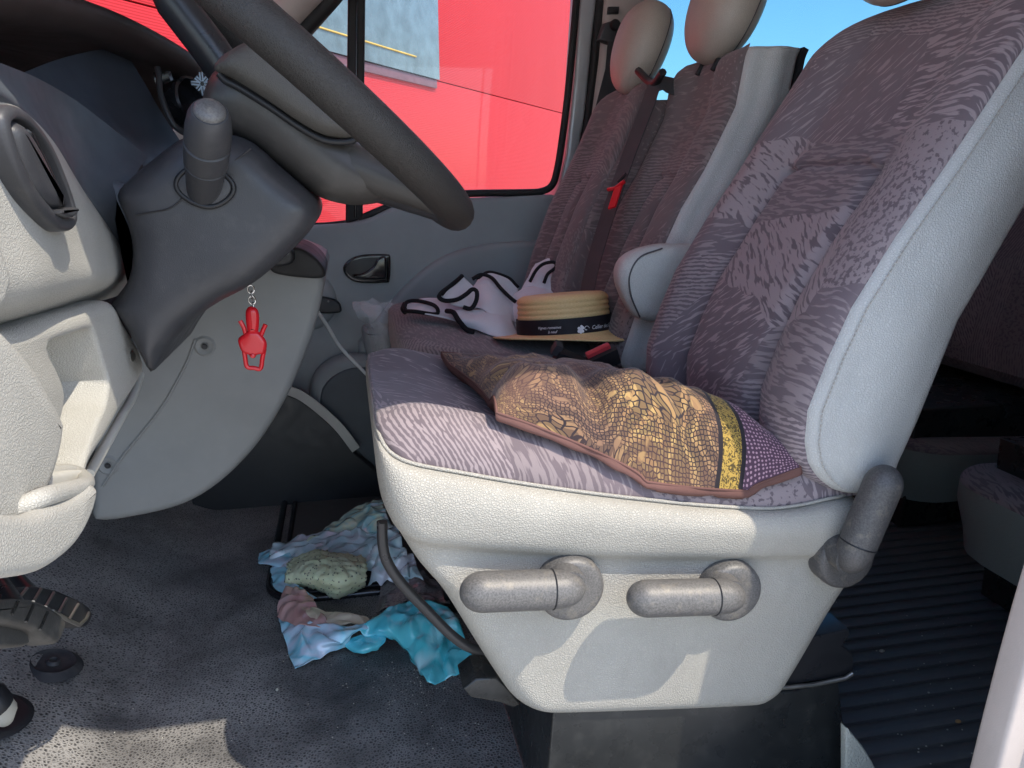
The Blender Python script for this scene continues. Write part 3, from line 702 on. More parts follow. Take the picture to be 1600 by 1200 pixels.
# ------------------------------------------------------------------ steering column
colm = thing("steering_column", "charcoal steering column shroud with a stalk, between dash and wheel", "steering column", at(330, 400, y=1.1))
so = smooth(Y([(193, 305), (212, 280), (245, 252), (285, 222), (320, 210), (365, 212), (400, 226), (440, 262), (480, 297), (496, 318), (494, 345), (472, 374), (425, 418), (390, 444), (345, 468), (300, 500), (268, 540), (250, 570), (240, 570), (215, 522), (190, 482), (184, 470), (210, 432), (216, 385), (206, 340)], 1.03), 110, True)
puff("column_shroud", so, .968, 1.24, .036, M['dark'], colm, .008)
def col_line(px, y=.9672, r=.0010): return tube("shroud_joint", smooth(Y(px, y), 24), r, M['black'], colm, 6)
col_line([(212, 336), (240, 331), (264, 326), (280, 315), (292, 302)]); col_line([(357, 258), (375, 245), (392, 232)], .970)
ell = [(320 + 40 * math.cos(a) * (1 + .12 * math.cos(2 * a)), 291 + 32 * math.sin(a)) for a in [k / 40 * 2 * math.pi for k in range(40)]]
slab("stalk_seat", Y([(320 + (px - 320) * .96 + .2 * (py - 291), py) for px, py in ell], .970), .963, .99, M['dark'], colm, .003)
tube("stalk_ring", Y([(px + .2 * (py - 291), py) for px, py in ell], .964), .003, M['black'], colm, 8, closed=True)
sb, stp = at(318, 302, y=.975), at(328, 172, y=.875)
ax = stp - sb; ln = ax.length
st = lathe("indicator_stalk", [(.0, -.01), (.0165, -.008), (.0185, .0), (.0205, ln * .25), (.0228, ln * .38), (.0218, ln * .385), (.0218, ln * .395), (.0232, ln * .4), (.0242, ln * .62), (.0222, ln * .63), (.0222, ln * .645), (.0240, ln * .65), (.0236, ln * .80), (.0215, ln * .92), (.0190, ln * .97), (.0178, ln * .985), (.0165, ln * .985)], sb, ax, M['dark'], colm, 36, label="charcoal stalk with a round end button")
lathe("stalk_button", [(.0162, ln * .975), (.0160, ln * .995), (.0135, ln * 1.02), (.008, ln * 1.035), (.0, ln * 1.04)], sb, ax, M['handle'], st, 30)
slab("lock_recess", smooth(Y([(452, 312), (466, 306), (475, 315), (472, 335), (458, 352), (444, 362), (438, 355), (441, 335)], 1.0), 36, True), .985, 1.0, M['hub'], colm, .004)

# ------------------------------------------------------------------ steering wheel
WC = at(466, 122, y=1.10); WR = .262
w = thing("steering_wheel", "large dark steering wheel with a grey padded hub, tilted in front of the column", "steering wheel", WC)
Dv = (at(738, 358, y=1.1) - at(466, 122, y=1.1)).normalized(); Ev = Vector((0, 1, 0))
TW = R(0.0); Nv = Ev.cross(Dv).normalized()
if Nv.z < 0: Nv = -Nv
Ev2 = (Ev * math.cos(TW) - Nv * math.sin(TW)).normalized(); Nv = Dv.cross(Ev2).normalized()
if Nv.z < 0: Nv = -Nv
def wpt(ang, rad, h=0): return WC + (Dv * math.cos(ang) + Ev2 * math.sin(ang)) * rad + Nv * h
rows = []
for i in range(96):
    a = i / 96 * 2 * math.pi; rd = Dv * math.cos(a) + Ev2 * math.sin(a); c = WC + rd * WR; bump = 1 + .0 * math.cos(2 * a)
    rows.append([c + rd * (math.cos(k / 18 * 2 * math.pi) * .0275 * bump) + Nv * (math.sin(k / 18 * 2 * math.pi) * .0245) for k in range(18)])
rim = grid("rim", rows, M['wheel'], w, cu=True, cv=True, sharp=0, label="dark grained leather rim")
tube("rim_seam", [WC + (Dv * math.cos(a) + Ev2 * math.sin(a)) * (WR - .014) + Nv * .0217 for a in [k / 96 * 2 * math.pi for k in range(96)]], .0013, M['black'], rim, 6, closed=True)
# hub: lower shell and padded cover
hb = smooth(Y([(322, 165), (330, 128), (346, 108), (372, 92), (420, 108), (480, 155), (560, 222), (600, 258), (620, 285), (600, 312), (556, 320), (512, 312), (486, 298), (440, 262), (395, 226), (350, 205)], 1.06), 80, True)
puff("hub", hb, .995, 1.22, .045, M['hub'], w, .008, label="grey brown hub shell")
pd = smooth(Y([(346, 118), (352, 104), (366, 92), (400, 76), (425, 88), (480, 135), (540, 190), (556, 212), (545, 218), (508, 214), (470, 194), (420, 160), (372, 130)], 1.04), 70, True)
puff("airbag_cover", pd, .966, 1.2, .020, M['pad'], w, .007, label="grained grey airbag cover")
tube("cover_gap", smooth(Y([(342, 115), (352, 126), (372, 136), (420, 166), (470, 200), (508, 219), (545, 221), (560, 214)], .9905), 40), .0042, M['black'], w, 8)
# spokes
for a, rr in ((math.pi * .97, .021), (math.pi * 1.08, .02)):
    pass
tube("spoke", [wpt(math.pi, .02, -.07), wpt(math.pi, .10, -.045), wpt(math.pi, .16, -.03), wpt(math.pi, .20, -.01), wpt(math.pi, WR, 0)], [.024, .024, .024, .022, .018], M['steel'], w, 14)
tube("spoke", [wpt(0, .03, -.06), wpt(.0, .10, -.052), wpt(0.0, .16, -.03), wpt(0.0, WR - .012, -.004)], [.045, .040, .032, .02], M['dark'], w, 16)
tube("spoke", [wpt(-.75, .06, -.055), wpt(-.6, .12, -.05), wpt(-.5, .18, -.03), wpt(-.42, WR - .01, -.006)], [.035, .03, .024, .018], M['hub'], w, 14)
tube("spoke", [wpt(1.9, .06, -.05), wpt(1.8, .14, -.035), wpt(1.75, WR, -.003)], [.03, .026, .018], M['dark'], w, 14)

# ------------------------------------------------------------------ flag trinket on the hood
fl = thing("flag_trinket", "small black square with a pale blue union flag print, behind the steering hub", "trinket", at(316, 130, y=1.2))
fA, fB, fC_, fD = [at(*p, y=1.2) for p in ((297, 130), (314, 111), (336, 131), (320, 153))]
slab("flag_block", [fA, fB, fC_, fD], 1.198, 1.22, M['flag_dark'], fl, .002)
def fpt(u, v): return (fA.lerp(fB, u)).lerp(fD.lerp(fC_, u), v) + Vector((0, -.004, 0))
for (a, b, c, d) in ((.5, .04, .5, .40), (.5, .60, .5, .96), (.04, .5, .40, .5), (.60, .5, .96, .5), (.06, .06, .42, .42), (.58, .58, .94, .94), (.94, .06, .58, .42), (.06, .94, .42, .58)):
    for off in (-.07, .07):
        ux = d - b; uy = c - a; L_ = math.hypot(ux, uy); ox, oy = ux / L_ * off, -uy / L_ * off
        p0, p1 = fpt(a + ox, b + oy), fpt(c + ox, d + oy); tube("flag_stripe", [p0, p1], .0012, M['flag_light'], fl, 5)

# ------------------------------------------------------------------ keyring
kr = thing("keyring", "glossy red figure shaped bottle opener hanging from the ignition on a short chain", "keyring", at(395, 450, y=1.12))
KY = 1.12
for i, (px, py) in enumerate(((392, 452), (393, 461), (394, 469), (395, 477))):
    c = at(px, py, y=KY); rr = .0045; up = Vector((0, 0, 1)); sd = Vector((1, 0, 0)) if i % 2 == 0 else Vector((0, 1, 0))
    tube("chain_link", [c + up * math.sin(a) * rr * 1.25 + sd * math.cos(a) * rr * (1 if i % 2 == 0 else .7) for a in [k / 14 * 2 * math.pi for k in range(14)]], .0011, M['chrome'], kr, 6, closed=True)
def kslab(name, px, y0, y1, r, n=40): return slab(name, smooth(Y(px, KY), n, True), y0, y1, M['red_plastic'], kr, r, 4)
kslab("head", [(386, 482), (392, 478), (401, 481), (405, 490), (405, 508), (403, 518), (396, 520), (388, 518), (385, 505), (384, 490)], KY - .010, KY + .004, .007)
kslab("body", [(388, 516), (402, 516), (409, 522), (416, 532), (417, 542), (413, 552), (404, 553), (395, 556), (386, 552), (378, 548), (373, 536), (373, 528), (382, 521)], KY - .009, KY + .004, .006)
lathe("knob", [(.0, .006), (.003, .005), (.0045, .001), (.0045, -.003)], at(395, 555, y=KY - .005), (0, -1, 0), M['red_plastic'], kr, 16)
for pts in ([(375, 501), (381, 512), (384, 523)], [(415, 507), (411, 516), (407, 526)]):
    tube("arm", smooth(Y(pts, KY - .002), 10), .0032, M['red_plastic'], kr, 10)
tube("opener_loop", smooth(Y([(381, 545), (383, 558), (386, 573), (397, 575), (407, 576), (410, 560), (413, 545)], KY - .001), 30), .0032, M['red_plastic'], kr, 10)
# ------------------------------------------------------------------ passenger door
DY = 2.30
door = thing("passenger_door", "grey trimmed passenger door with a wide window onto a red wall", "door", at(650, 500, y=DY))
tr = smooth(Y([(450, 357), (485, 352), (545, 348), (580, 340)], DY), 14) + smooth(Y([(582, 339), (604, 328), (634, 315), (660, 311)], DY), 10) + Y([(740, 310), (866, 304), (884, 312)], DY) + [Vector((.72, DY, .45)), Vector((.72, DY, -.2)), Vector((-1.1, DY, -.2)), Vector((-1.1, DY, .72)), Vector((-.45, DY, .70))]
slab("door_trim", resample(tr, 160, True), DY, 2.42, M['door_grey'], door, .014, 5, label="grey moulded door trim")
# swept armrest swelling behind the bench and its edge
arm = smooth(Y([(560, 535), (596, 490), (640, 440), (690, 402), (745, 384), (800, 378), (880, 374)], 2.285), 60) + Y([(960, 380), (960, 640), (560, 640)], 2.285)
slab("armrest_panel", resample(arm, 110, True), 2.272, 2.32, M['door_grey'], door, .02, 5)
# window pillars, seals, glass
slab("window_divider", Y([(545, -160), (573, -160), (567, 340), (546, 349), (540, 349)], 2.315), 2.312, 2.39, M['seal'], door, .008, label="black upright dividing the quarter light from the window")
tube("divider_channel", Y([(559, -160), (557, 100), (555, 340)], 2.31), .0035, M['black_gloss'], door, 8)
sl = catmull(Y([(912, -160), (905, -60), (899, 20), (888, 140), (878, 220), (870, 268), (862, 290), (846, 299), (820, 301), (720, 303), (640, 312), (600, 326), (560, 343)], 2.325), 6)
tube("window_seal", sl, .011, M['seal'], door, 10, label="black rubber seal round the window")
tube("window_seal", catmull(Y([(470, 352), (510, 351), (545, 347)], 2.325), 6), .007, M['seal'], door, 8)
def pane(px, name="window_glass", yy=2.36):
    P = Y(px, yy); n = len(P); bm = bmesh.new(); f = [bm.verts.new(p + Vector((0, 0, 0))) for p in P]; k = [bm.verts.new(p + Vector((0, .004, 0))) for p in P]
    bm.faces.new(f); bm.faces.new(k[::-1])
    for i in range(n): bm.faces.new([f[i], f[(i + 1) % n], k[(i + 1) % n], k[i]])
    return link(name, from_bm(bm), M['glass'], door, flat=True)
gl = pane([(556, -160), (908, -160), (900, 10), (876, 240), (866, 292), (840, 304), (556, 345)])
pane([(540, -160), (556, -160), (556, 348), (430, 362), (330, 360), (430, 90)], "quarter_glass")
# handle in its dish
hd = smooth(Y([(536, 418), (546, 405), (566, 398), (604, 397), (610, 403), (609, 436), (603, 441), (560, 441), (542, 432)], DY), 60, True)
hh = [Vector((q.x, DY, q.z)) for q in inset2([Vector((q.x, 0, q.z)) for q in hd], .009)]
bez = slab("handle_dish", hd, 2.288, 2.32, M['black_gloss'], door, .006, label="glossy black dish of the inner door handle")
slab("handle_well", hh, 2.2865, 2.30, M['black'], bez, .001)
slab("handle", smooth(Y([(550, 429), (566, 427), (582, 417), (590, 404), (603, 402), (603, 432), (596, 436), (560, 435)], 2.283), 50, True), 2.276, 2.292, M['black_gloss'], door, .006, label="glossy black inner door handle")
# switch on its round boss
lathe("switch_boss", [(.0, .018), (.07, .016), (.082, .010), (.088, .0)], at(478, 470, y=DY), (0, -1, 0), M['door_grey'], door, 44)
sw = slab("window_switch", smooth(Y([(488, 465), (505, 464), (525, 470), (533, 480), (529, 489), (488, 487)], 2.27), 36, True), 2.268, 2.30, M['black'], door, .006, label="black window switch")
lathe("switch_dot", [(.0, .002), (.0025, .001), (.003, 0)], at(513, 471, y=2.268), (0, -1, 0), M['bolt'], sw, 10)
# speaker swelling and door pocket
slab("speaker_bulge", smooth(Y([(484, 620), (492, 585), (520, 562), (560, 555), (640, 560), (700, 600), (700, 780), (520, 780), (492, 690)], 2.24), 70, True), 2.225, 2.31, M['door_grey'], door, .035, 6, label="rounded speaker swelling low on the door")
slab("speaker_face", smooth(Y([(500, 630), (508, 600), (535, 580), (570, 574), (640, 580), (680, 620), (680, 760), (530, 760), (505, 690)], 2.22), 60, True), 2.219, 2.24, plain('slate_speaker_plastic', (.075, .085, .095), .5, .35, .1, .2, 900), door, .006)
tube("kick_strip", smooth(Y([(440, 606), (470, 618), (500, 640), (530, 668), (556, 702)], 2.18), 24), 1, M['beige_smooth'], door, flat=(.013, .006, (0, -1, .2)), label="pale step strip at the foot of the door")
slab("bottle_holder", smooth(Y([(566, 520), (580, 512), (600, 510), (625, 520), (630, 555), (610, 575), (578, 565)], 2.22), 40, True), 2.215, 2.31, M['door_grey'], door, .02)

slab("footwell_carpet", Y([(300, 585), (400, 592), (440, 610), (470, 622), (500, 644), (530, 672), (556, 706), (620, 760), (640, 860), (300, 860)], 2.2), 2.195, 2.30, M['black'], door, .01, label="black carpet below the pale step strip")
cb = smooth(V3([(497, 488, 1.75), (512, 510, 1.8), (530, 540, 1.86), (556, 568, 1.9), (585, 596, 1.92), (620, 620, 1.92)]), 30)
tag(tube("charging_cable", cb, .0042, M['white_cable'], None, 10), "thin white cable running from the console down to the bench", "cable")
fb = thing("clear_bag", "crumpled clear plastic bag in the gap before the passenger bench", "plastic bag", at(590, 500, y=2.1))
b1 = patch([V3([(552, 476, 2.12), (575, 472, 2.10), (612, 474, 2.12)]), V3([(556, 492, 2.08), (584, 492, 2.06), (618, 495, 2.1)]), V3([(575, 520, 2.12), (600, 525, 2.05), (622, 540, 2.1)]), V3([(585, 560, 2.1), (602, 568, 2.05), (615, 575, 2.1)])], 26, 30)
grid("bag_film", crumple(b1, .012, 22, 3), M['clear_film'], fb, sharp=0)
grid("bag_film", crumple(patch([V3([(562, 480, 2.09), (590, 480, 2.07), (612, 486, 2.1)]), V3([(578, 510, 2.05), (596, 512, 2.03), (614, 520, 2.06)]), V3([(592, 550, 2.05), (604, 556, 2.03), (610, 562, 2.06)])], 20, 24), .012, 30, 8), M['clear_film'], fb, sharp=0)
# ------------------------------------------------------------------ driver seat
S0, S1 = .865, 1.335
seat = thing("driver_seat", "driver seat in patchwork cloth and beige vinyl with three grey side levers", "seat", at(900, 1000, y=1.1, ))
seam_px = [(590, 688), (610, 712), (650, 727), (720, 740), (800, 754), (900, 769), (1000, 781), (1100, 791), (1200, 796), (1255, 790), (1300, 780), (1345, 775)]
seam = smooth(Y(seam_px, S0), 90)
def ring(curve, yn, yf, rf=.055, rb=.04):
    """closed loop seen from above: near edge front to back, then far edge back to front, with rounded corners"""
    n = len(curve); L = [0]
    for a, b in zip(curve, curve[1:]): L.append(L[-1] + (b - a).length)
    T = L[-1]; off = []
    for i in range(n):
        o = 0
        if L[i] < rf: u = 1 - L[i] / rf; o = rf * (1 - math.sqrt(max(0, 1 - u * u)))
        elif T - L[i] < rb: u = 1 - (T - L[i]) / rb; o = rb * (1 - math.sqrt(max(0, 1 - u * u)))
        off.append(o)
    near = [Vector((p.x, yn + o, p.z)) for p, o in zip(curve, off)]
    far = [Vector((p.x, yf - o, p.z)) for p, o in zip(curve, off)][::-1]
    def seg(a, b, k): return [a.lerp(b, t / (k + 1)) for t in range(1, k + 1)]
    return near + seg(near[-1], far[0], 8) + far + seg(far[-1], near[0], 12)
rows_px = [
 (S0 + .004, seam_px),
 (.852, [(588, 705), (612, 728), (652, 742), (720, 755), (800, 769), (900, 783), (1000, 794), (1100, 803), (1200, 807), (1258, 802), (1310, 795), (1362, 795)]),
 (.843, [(590, 750), (616, 768), (680, 785), (800, 802), (1000, 820), (1200, 828), (1300, 824), (1378, 822)]),
 (.845, [(597, 795), (630, 815), (700, 828), (800, 838), (1000, 846), (1200, 848), (1300, 846), (1380, 846)]),
 (.852, [(607, 825), (640, 842), (720, 852), (820, 860), (1000, 868), (1200, 868), (1300, 866), (1379, 866)]),
 (.866, [(618, 840), (656, 856), (740, 866), (850, 874), (1000, 880), (1200, 880), (1300, 878), (1374, 876)]),
 (.868, [(650, 888), (690, 905), (780, 920), (1000, 930), (1200, 930), (1340, 920)]),
 (.872, [(690, 935), (730, 950), (820, 965), (1000, 975), (1200, 975), (1308, 970)]),
 (.876, [(738, 1010), (770, 1022), (850, 1030), (1000, 1035), (1200, 1033), (1272, 1032)]),
 (.879, [(770, 1060), (800, 1070), (900, 1075), (1100, 1072), (1252, 1065)]),
 (.881, [(792, 1090), (815, 1099), (900, 1102), (1100, 1096), (1238, 1086)]),
 (.886, [(806, 1103), (830, 1111), (900, 1112), (1100, 1105), (1222, 1098)]),
 (.896, [(815, 1106), (840, 1112), (900, 1113), (1100, 1106), (1214, 1100)]),
]
LR = []
for yv, px in rows_px: LR.append(ring(smooth(Y(px, yv), 90), yv, 2 * 1.10 - yv))
skirt = grid("seat_skirt", [list(c) for c in zip(*[smooth(col, 64) for col in zip(*LR)])], M['leather'], seat, cu=True, sharp=0, label="beige vinyl seat skirt")
# cloth cushion: a height field over the seam loop
def seam_at(x):
    for a, b in zip(seam, seam[1:]):
        if a.x <= x <= b.x: return a.z + (b.z - a.z) * (x - a.x) / max(1e-9, b.x - a.x)
    return seam[0].z if x < seam[0].x else seam[-1].z
XF, XB = seam[0].x, seam[-1].x
def ss(t): t = max(0, min(1, t)); return t * t * (3 - 2 * t)
def qc(t): t = max(0, min(1, t)); return math.sqrt(max(0, 1 - (1 - t) ** 2))
sm = smooth([Vector((p.x, 0, p.z)) for p in seam], 60)
def cushion_z(x, y):
    e = min(y - S0, S1 - y); f = x - XF
    # the front edge of the seam dips at the near corner; level it out towards the middle
    zs = seam_at(x); zs += (.045 * ss(e / .1)) * (1 - ss(f / .16)) * 0
    hump = .062 * qc(e / .06) - .024 * ss((e - .07) / .07)
    return zs + hump * qc(f / .075) + .0
CR = []
for i in range(80):
    u = i / 79; row = []
    for j in range(96):
        v = .5 - .5 * math.cos(math.pi * j / 95); y = S0 + .004 + (S1 - S0 - .008) * v; e = min(y - S0, S1 - y)
        xf = XF; rf = .055
        if e < rf: q = 1 - e / rf; xf = XF + rf * (1 - math.sqrt(max(0, 1 - q * q)))
        w = u ** 1.5 if u < .5 else u ** 1.5 * 1.0
        x = xf + (XB - xf) * w
        f = (x - xf) / .075; e2 = e
        hump = (.062 * qc((e - .004) / .06) - .022 * ss((e - .07) / .07)) * qc(f)
        gro = -.005 * math.exp(-((e - .115) / .006) ** 2) * ss((x - XF - .1) / .05)
        row.append(Vector((x, y, seam_at(x) + hump + gro + .0015 * noise.noise(Vector((x * 14, y * 14, 0))))))
    CR.append(row)
def cush_h(x, y):
    e = min(y - S0, S1 - y); return seam_at(x) + (.062 * qc(e / .06) - .022 * ss((e - .07) / .07)) * qc((x - XF) / .075)
grid("seat_cushion", CR, M['cloth'], seat, sharp=0, label="patchwork cloth cushion with raised side bolsters")
r0 = ring(seam, S0 + .002, S1 - .002)
tube("seam_piping", [p + Vector((0, -.0005, .001)) for p in r0], .0024, M['leather'], seat, 8, closed=True)
def stitches(parent, curve, gap=.0065, ln=.0042, r=.0007, off=Vector((0, 0, 0))):
    """short raised stitches as one joined part"""
    L = [0]
    for a, b in zip(curve, curve[1:]): L.append(L[-1] + (b - a).length)
    bm = bmesh.new(); n = int(L[-1] / gap); pts = resample(curve, n * 2)
    for i in range(n):
        a, b = pts[2 * i] + off, pts[2 * i + 1] + off; d = (b - a)
        if d.length < 1e-6: continue
        M_ = Matrix.Translation((a + b) / 2) @ d.to_track_quat('X', 'Z').to_matrix().to_4x4() @ Matrix.Diagonal((ln, r * 2, r * 2, 1))
        bmesh.ops.create_cube(bm, size=1, matrix=M_)
    o = link("stitching", from_bm(bm), M['stitch'], parent, flat=True); o['kind'] = 'stuff'; return o
stitches(seat, [Vector((p.x, S0 - .0105, p.z - .0075)) for p in smooth(Y(seam_px, S0), 90)][8:-2])

# backrest
near_px = [(1285, 762), (1262, 720), (1257, 690), (1262, 640), (1293, 560), (1330, 480), (1400, 370), (1470, 270), (1540, 165), (1600, 75), (1650, 0), (1690, -50)]
NP = Y(near_px, S0); 
def interp_z(P, z, flat=True):
    Q = sorted(P, key=lambda p: p.z)
    if z <= Q[0].z: return Q[0].x + (z - Q[0].z) * .35
    for a, b in zip(Q, Q[1:]):
        if a.z <= z <= b.z: return a.x + (b.x - a.x) * (z - a.z) / (b.z - a.z)
    a, b = Q[-2], Q[-1]; return b.x + (b.x - a.x) * (z - b.z) / (b.z - a.z)
front_s = smooth(NP, 60)
def backrest(root, S0, S1, nearx, z0, z1, backx, cloth, leather, far_dx=-.05, bol=.035, nbol=.022, roll=.045, ins_top=.62, NV=90, NT=70, corner=.09, ncorner=.03, black_back=False, side_r=.03, top_drop=.0, name="backrest_cover"):
    """front cloth with side bolsters and an inset middle panel, vinyl sides and back. nearx(z) is the front edge line on the near side."""
    W = S1 - S0; rows = []; side_n = []; 
    for i in range(NT):
        t = i / (NT - 1); tt = t
        row = []
        for j in range(NV):
            v = .5 - .5 * math.cos(math.pi * j / (NV - 1)); e = min(v, 1 - v) * W
            cq = ncorner if v < .5 else corner; zt = z1 - cq * (1 - qc(e / cq * .999)) - top_drop * (1 - math.sin(math.pi * v)) ; z = z0 + (zt - z0) * tt
            x = nearx(z) + far_dx * v * 0
            # bolster swells towards the sitter (to -x), the middle sits back, the edge runs round to the seam
            bl = nbol + (bol - nbol) * ss(v * 1.6 - .3); sw = -bl * qc(e / .055) + bl * .95 * ss((e - .06) / .07)
            sw -= .014 * ss((e - .1) / .08) * math.exp(-((tt - .18) / .2) ** 2)
            g = 0
            if tt < ins_top: g -= .012 * math.exp(-((e - .118) / .005) ** 2) * ss((ins_top - tt) / .02)
            if e > .115: g -= .016 * math.exp(-((tt - ins_top + .02 * (1 - ss((e - .115) / .05))) / .008) ** 2)
            g -= .012 * ss((e - .12) / .02) * (1 - ss((tt - ins_top + .0) / .05)) * -1 * .8
            top = qc((1 - tt) / .07); bot = qc(tt / .06)
            x += (sw) * min(top, 1) * bot - g + roll * (1 - top) * ss((v if v < .5 else 1.0) * W / .05) + .03 * (1 - bot)
            row.append(Vector((x, S0 + W * v, z + .002 * noise.noise(Vector((x * 9, v * 5, z * 9))))))
        rows.append(row)
    fr = grid(name, rows, cloth, root, sharp=0, label=None)
    # vinyl: from the near seam round the back to the far seam
    K = 30; srows = []
    for i in range(NT):
        a, b = rows[i][0], rows[i][-1]; t = i / (NT - 1); th = max(.05, backx(a.z) - nearx(a.z)); sr = side_r
        prof = [(0, 0)] + [(side_r * .3 * math.sin(q), side_r * (1 - math.cos(q)) * .8 + .001) for q in (.5, 1.0, math.pi / 2)]
        pts = [a]
        for q in (.35, .8, 1.25, math.pi / 2): pts.append(a + Vector((side_r * (1 - math.cos(q)) * 1.1, -.013 * math.sin(q), 0)))
        m = 10
        for k in range(1, m + 1): s = k / m; pts.append(a + Vector((side_r * 1.1 + (th - side_r * 2) * s, -.013 - .010 * math.sin(math.pi * s), 0)))
        for q in (.4, .8, 1.2, math.pi / 2): pts.append(a + Vector((th - side_r * .9 + side_r * math.sin(q) * .9, -.013 + side_r * (1 - math.cos(q)), 0)))
        far = [Vector((p.x - a.x + b.x, b.y - (p.y - a.y), p.z - a.z + b.z)) for p in pts][::-1]
        srows.append(pts + far)
    # close the top: fold the last ring inwards
    top = srows[-1]; c = sum(top, Vector()) / len(top)
    bt = srows[0]; cb = sum(bt, Vector()) / len(bt)
    srows = [[cb.lerp(p, .02) for p in bt], [cb.lerp(p, .8) + Vector((0, 0, -.006)) for p in bt]] + srows + [[c.lerp(p, .8) + Vector((0, 0, .006)) for p in top], [c.lerp(p, .02) + Vector((0, 0, .008)) for p in top]]
    sd = grid("backrest_side", srows, leather, root, sharp=0, label=None)
    return fr, sd, rows
z0b, z1b = at(1275, 760, y=S0).z - .01, 1.095
BKP = Y([(1365, 775), (1400, 740), (1440, 650), (1500, 500), (1600, 330), (1690, 180), (1770, 50)], S0)
fr, sd, BR = backrest(seat, S0, S1, lambda z: interp_z(NP, z), z0b, z1b, lambda z: interp_z(BKP, z), M['cloth'], M['leather_grey'], bol=.055, corner=.125, NV=140, NT=130)
stitches(seat, [r[0] + Vector((.013, -.0135, 0)) for r in BR][2:-4])
# headrest
def headrest(name, root, c, rx, ry, rz, tilt, mat, seam=True, posts=True):
    bm = bmesh.new(); bmesh.ops.create_uvsphere(bm, u_segments=40, v_segments=28, radius=1)
    Rm = Matrix.Rotation(tilt, 3, 'Y')
    for v in bm.verts:
        p = v.co.copy(); p = Vector([math.copysign(abs(a) ** .88, a) for a in p]); k = 1 + .10 * p.z
        v.co = Vector(c) + Rm @ Vector((p.x * rx * k, p.y * ry * k, p.z * rz))
    h = link(name, from_bm(bm), mat, root, sharp=0)
    if seam:
        for sx in (.35,):
            pts = []
            for k in range(48):
                a = k / 48 * 2 * math.pi; p = Vector((sx, math.cos(a) * math.sqrt(1 - sx * sx), math.sin(a) * math.sqrt(1 - sx * sx)))
                p = Vector([math.copysign(abs(q) ** .88, q) for q in p]); kk = 1 + .10 * p.z
                pts.append(Vector(c) + Rm @ Vector((p.x * rx * kk, p.y * ry * kk, p.z * rz)))
            tube("headrest_seam", pts, .0014, M['dark'], h, 6, closed=True)
    for s in ((-1, 1) if posts else ()): tube("headrest_post", [Vector(c) + Vector((-.01, s * ry * .35, -rz * .7)), Vector(c) + Vector((-.035, s * ry * .35, -rz * 1.12))], .006, M['black'], root, 8)
    return h
hc = at(1424, -88, y=1.15)
headrest("headrest", seat, hc, .055, .11, .088, R(22), M['taupe'], posts=False)

# levers and their discs
def lever(disc_px, disc_r, yface, arm_px0, arm_px1, r, mat, out=.034, label=None):
    c = at(*disc_px, y=yface); 
    d = lathe("lever_disc", [(.0, .0125), (disc_r * .60, .0125), (disc_r * .84, .0118), (disc_r * .93, .0095), (disc_r * .98, .006), (disc_r, .001), (disc_r, -.024)], c, (0, -1, 0), mat, seat, 44, label=label)
    a, b = at(*arm_px0, y=yface - out), at(*arm_px1, y=yface - out); n = 44; P = []; rad = []
    dirn = (b - a); L = dirn.length; dirn.normalize(); rr = r
    for k in range(n + 1):
        t = .5 - .5 * math.cos(math.pi * k / n); s = L * t
        cap = min(s, L - s)
        q = r * (1.0 if t > .35 else .88 + .12 * ss(t / .35)); q = q * (1 if t < .9 else 1)
        rad.append(max(.0006, q * qc(cap / (r * 1.15)))); P.append(a + dirn * s)
    arm = tube("lever_arm", P, rad, mat, d, 26, label=None)
    # neck that joins arm and disc, and the joint line
    tube("lever_neck", [a + dirn * (L * .12), a + dirn * (L * .12) + Vector((0, out, 0))], r * .92, mat, d, 20)
    j = a + dirn * (L * .27); u = Vector((0, 1, 0)); v = dirn.cross(u)
    tube("lever_joint", [j + (u * math.cos(k / 28 * 2 * math.pi) + v * math.sin(k / 28 * 2 * math.pi)) * r * .985 for k in range(28)], .0011, M['black'], d, 6, closed=True)
    return d
lever((891, 918), .0440, .853, (914, 919), (718, 926), .0245, M['handle'], label="grey disc and lever at the front of the seat side")
lever((1141, 923), .0430, .853, (1163, 931), (980, 936), .0235, M['handle'], label="grey disc and lever in the middle of the seat side")
lever((1318, 872), .0430, .848, (1322, 893), (1392, 728), .0245, M['handle_dark'], label="charcoal recliner lever raised against the backrest")
# front bar
bar = smooth(V3([(597, 815, .93), (598, 850, .93), (606, 880, .93), (630, 915, .93), (668, 955, .93), (705, 992, .93), (735, 1012, .935), (765, 1016, .95)]), 50)
tube("adjuster_bar", bar, .0072, M['steel'], seat, 12, label="bent black bar under the front of the seat")
# base: painted box, slide rail, bolt and foot
slab("base_box", [at(*p, y=.895) for p in ((866, 1085), (1240, 1080), (1311, 1062), (1318, 1120), (1326, 1165), (1352, 1206), (1372, 1330), (846, 1330))], .895, 1.31, M['box_dark'], seat, .006, label="dark painted seat base box")
slab("slide_rail", [at(*p, y=.90) for p in ((1180, 1010), (1290, 992), (1326, 983), (1329, 992), (1322, 1002), (1316, 1010), (1326, 1016), (1334, 1024), (1334, 1056), (1180, 1078))], .90, .95, M['steel'], seat, .003, label="black seat slide rail")
tube("base_rim", Y([(1190, 1078), (1270, 1070), (1320, 1060), (1332, 1052)], .893), .0035, M['bolt'], seat, 8)
slab("front_foot", [at(*p, y=.94) for p in ((722, 1070), (742, 1054), (775, 1052), (812, 1092), (800, 1100), (780, 1092), (735, 1084))], .93, .99, M['box_dark'], seat, .004)
lathe("bolt_head", [(.0, .014), (.009, .014), (.010, .011), (.010, .004), (.016, .003), (.018, .0)], at(750, 1066, y=.95), (0, -.35, 1), M['bolt'], seat, 6)

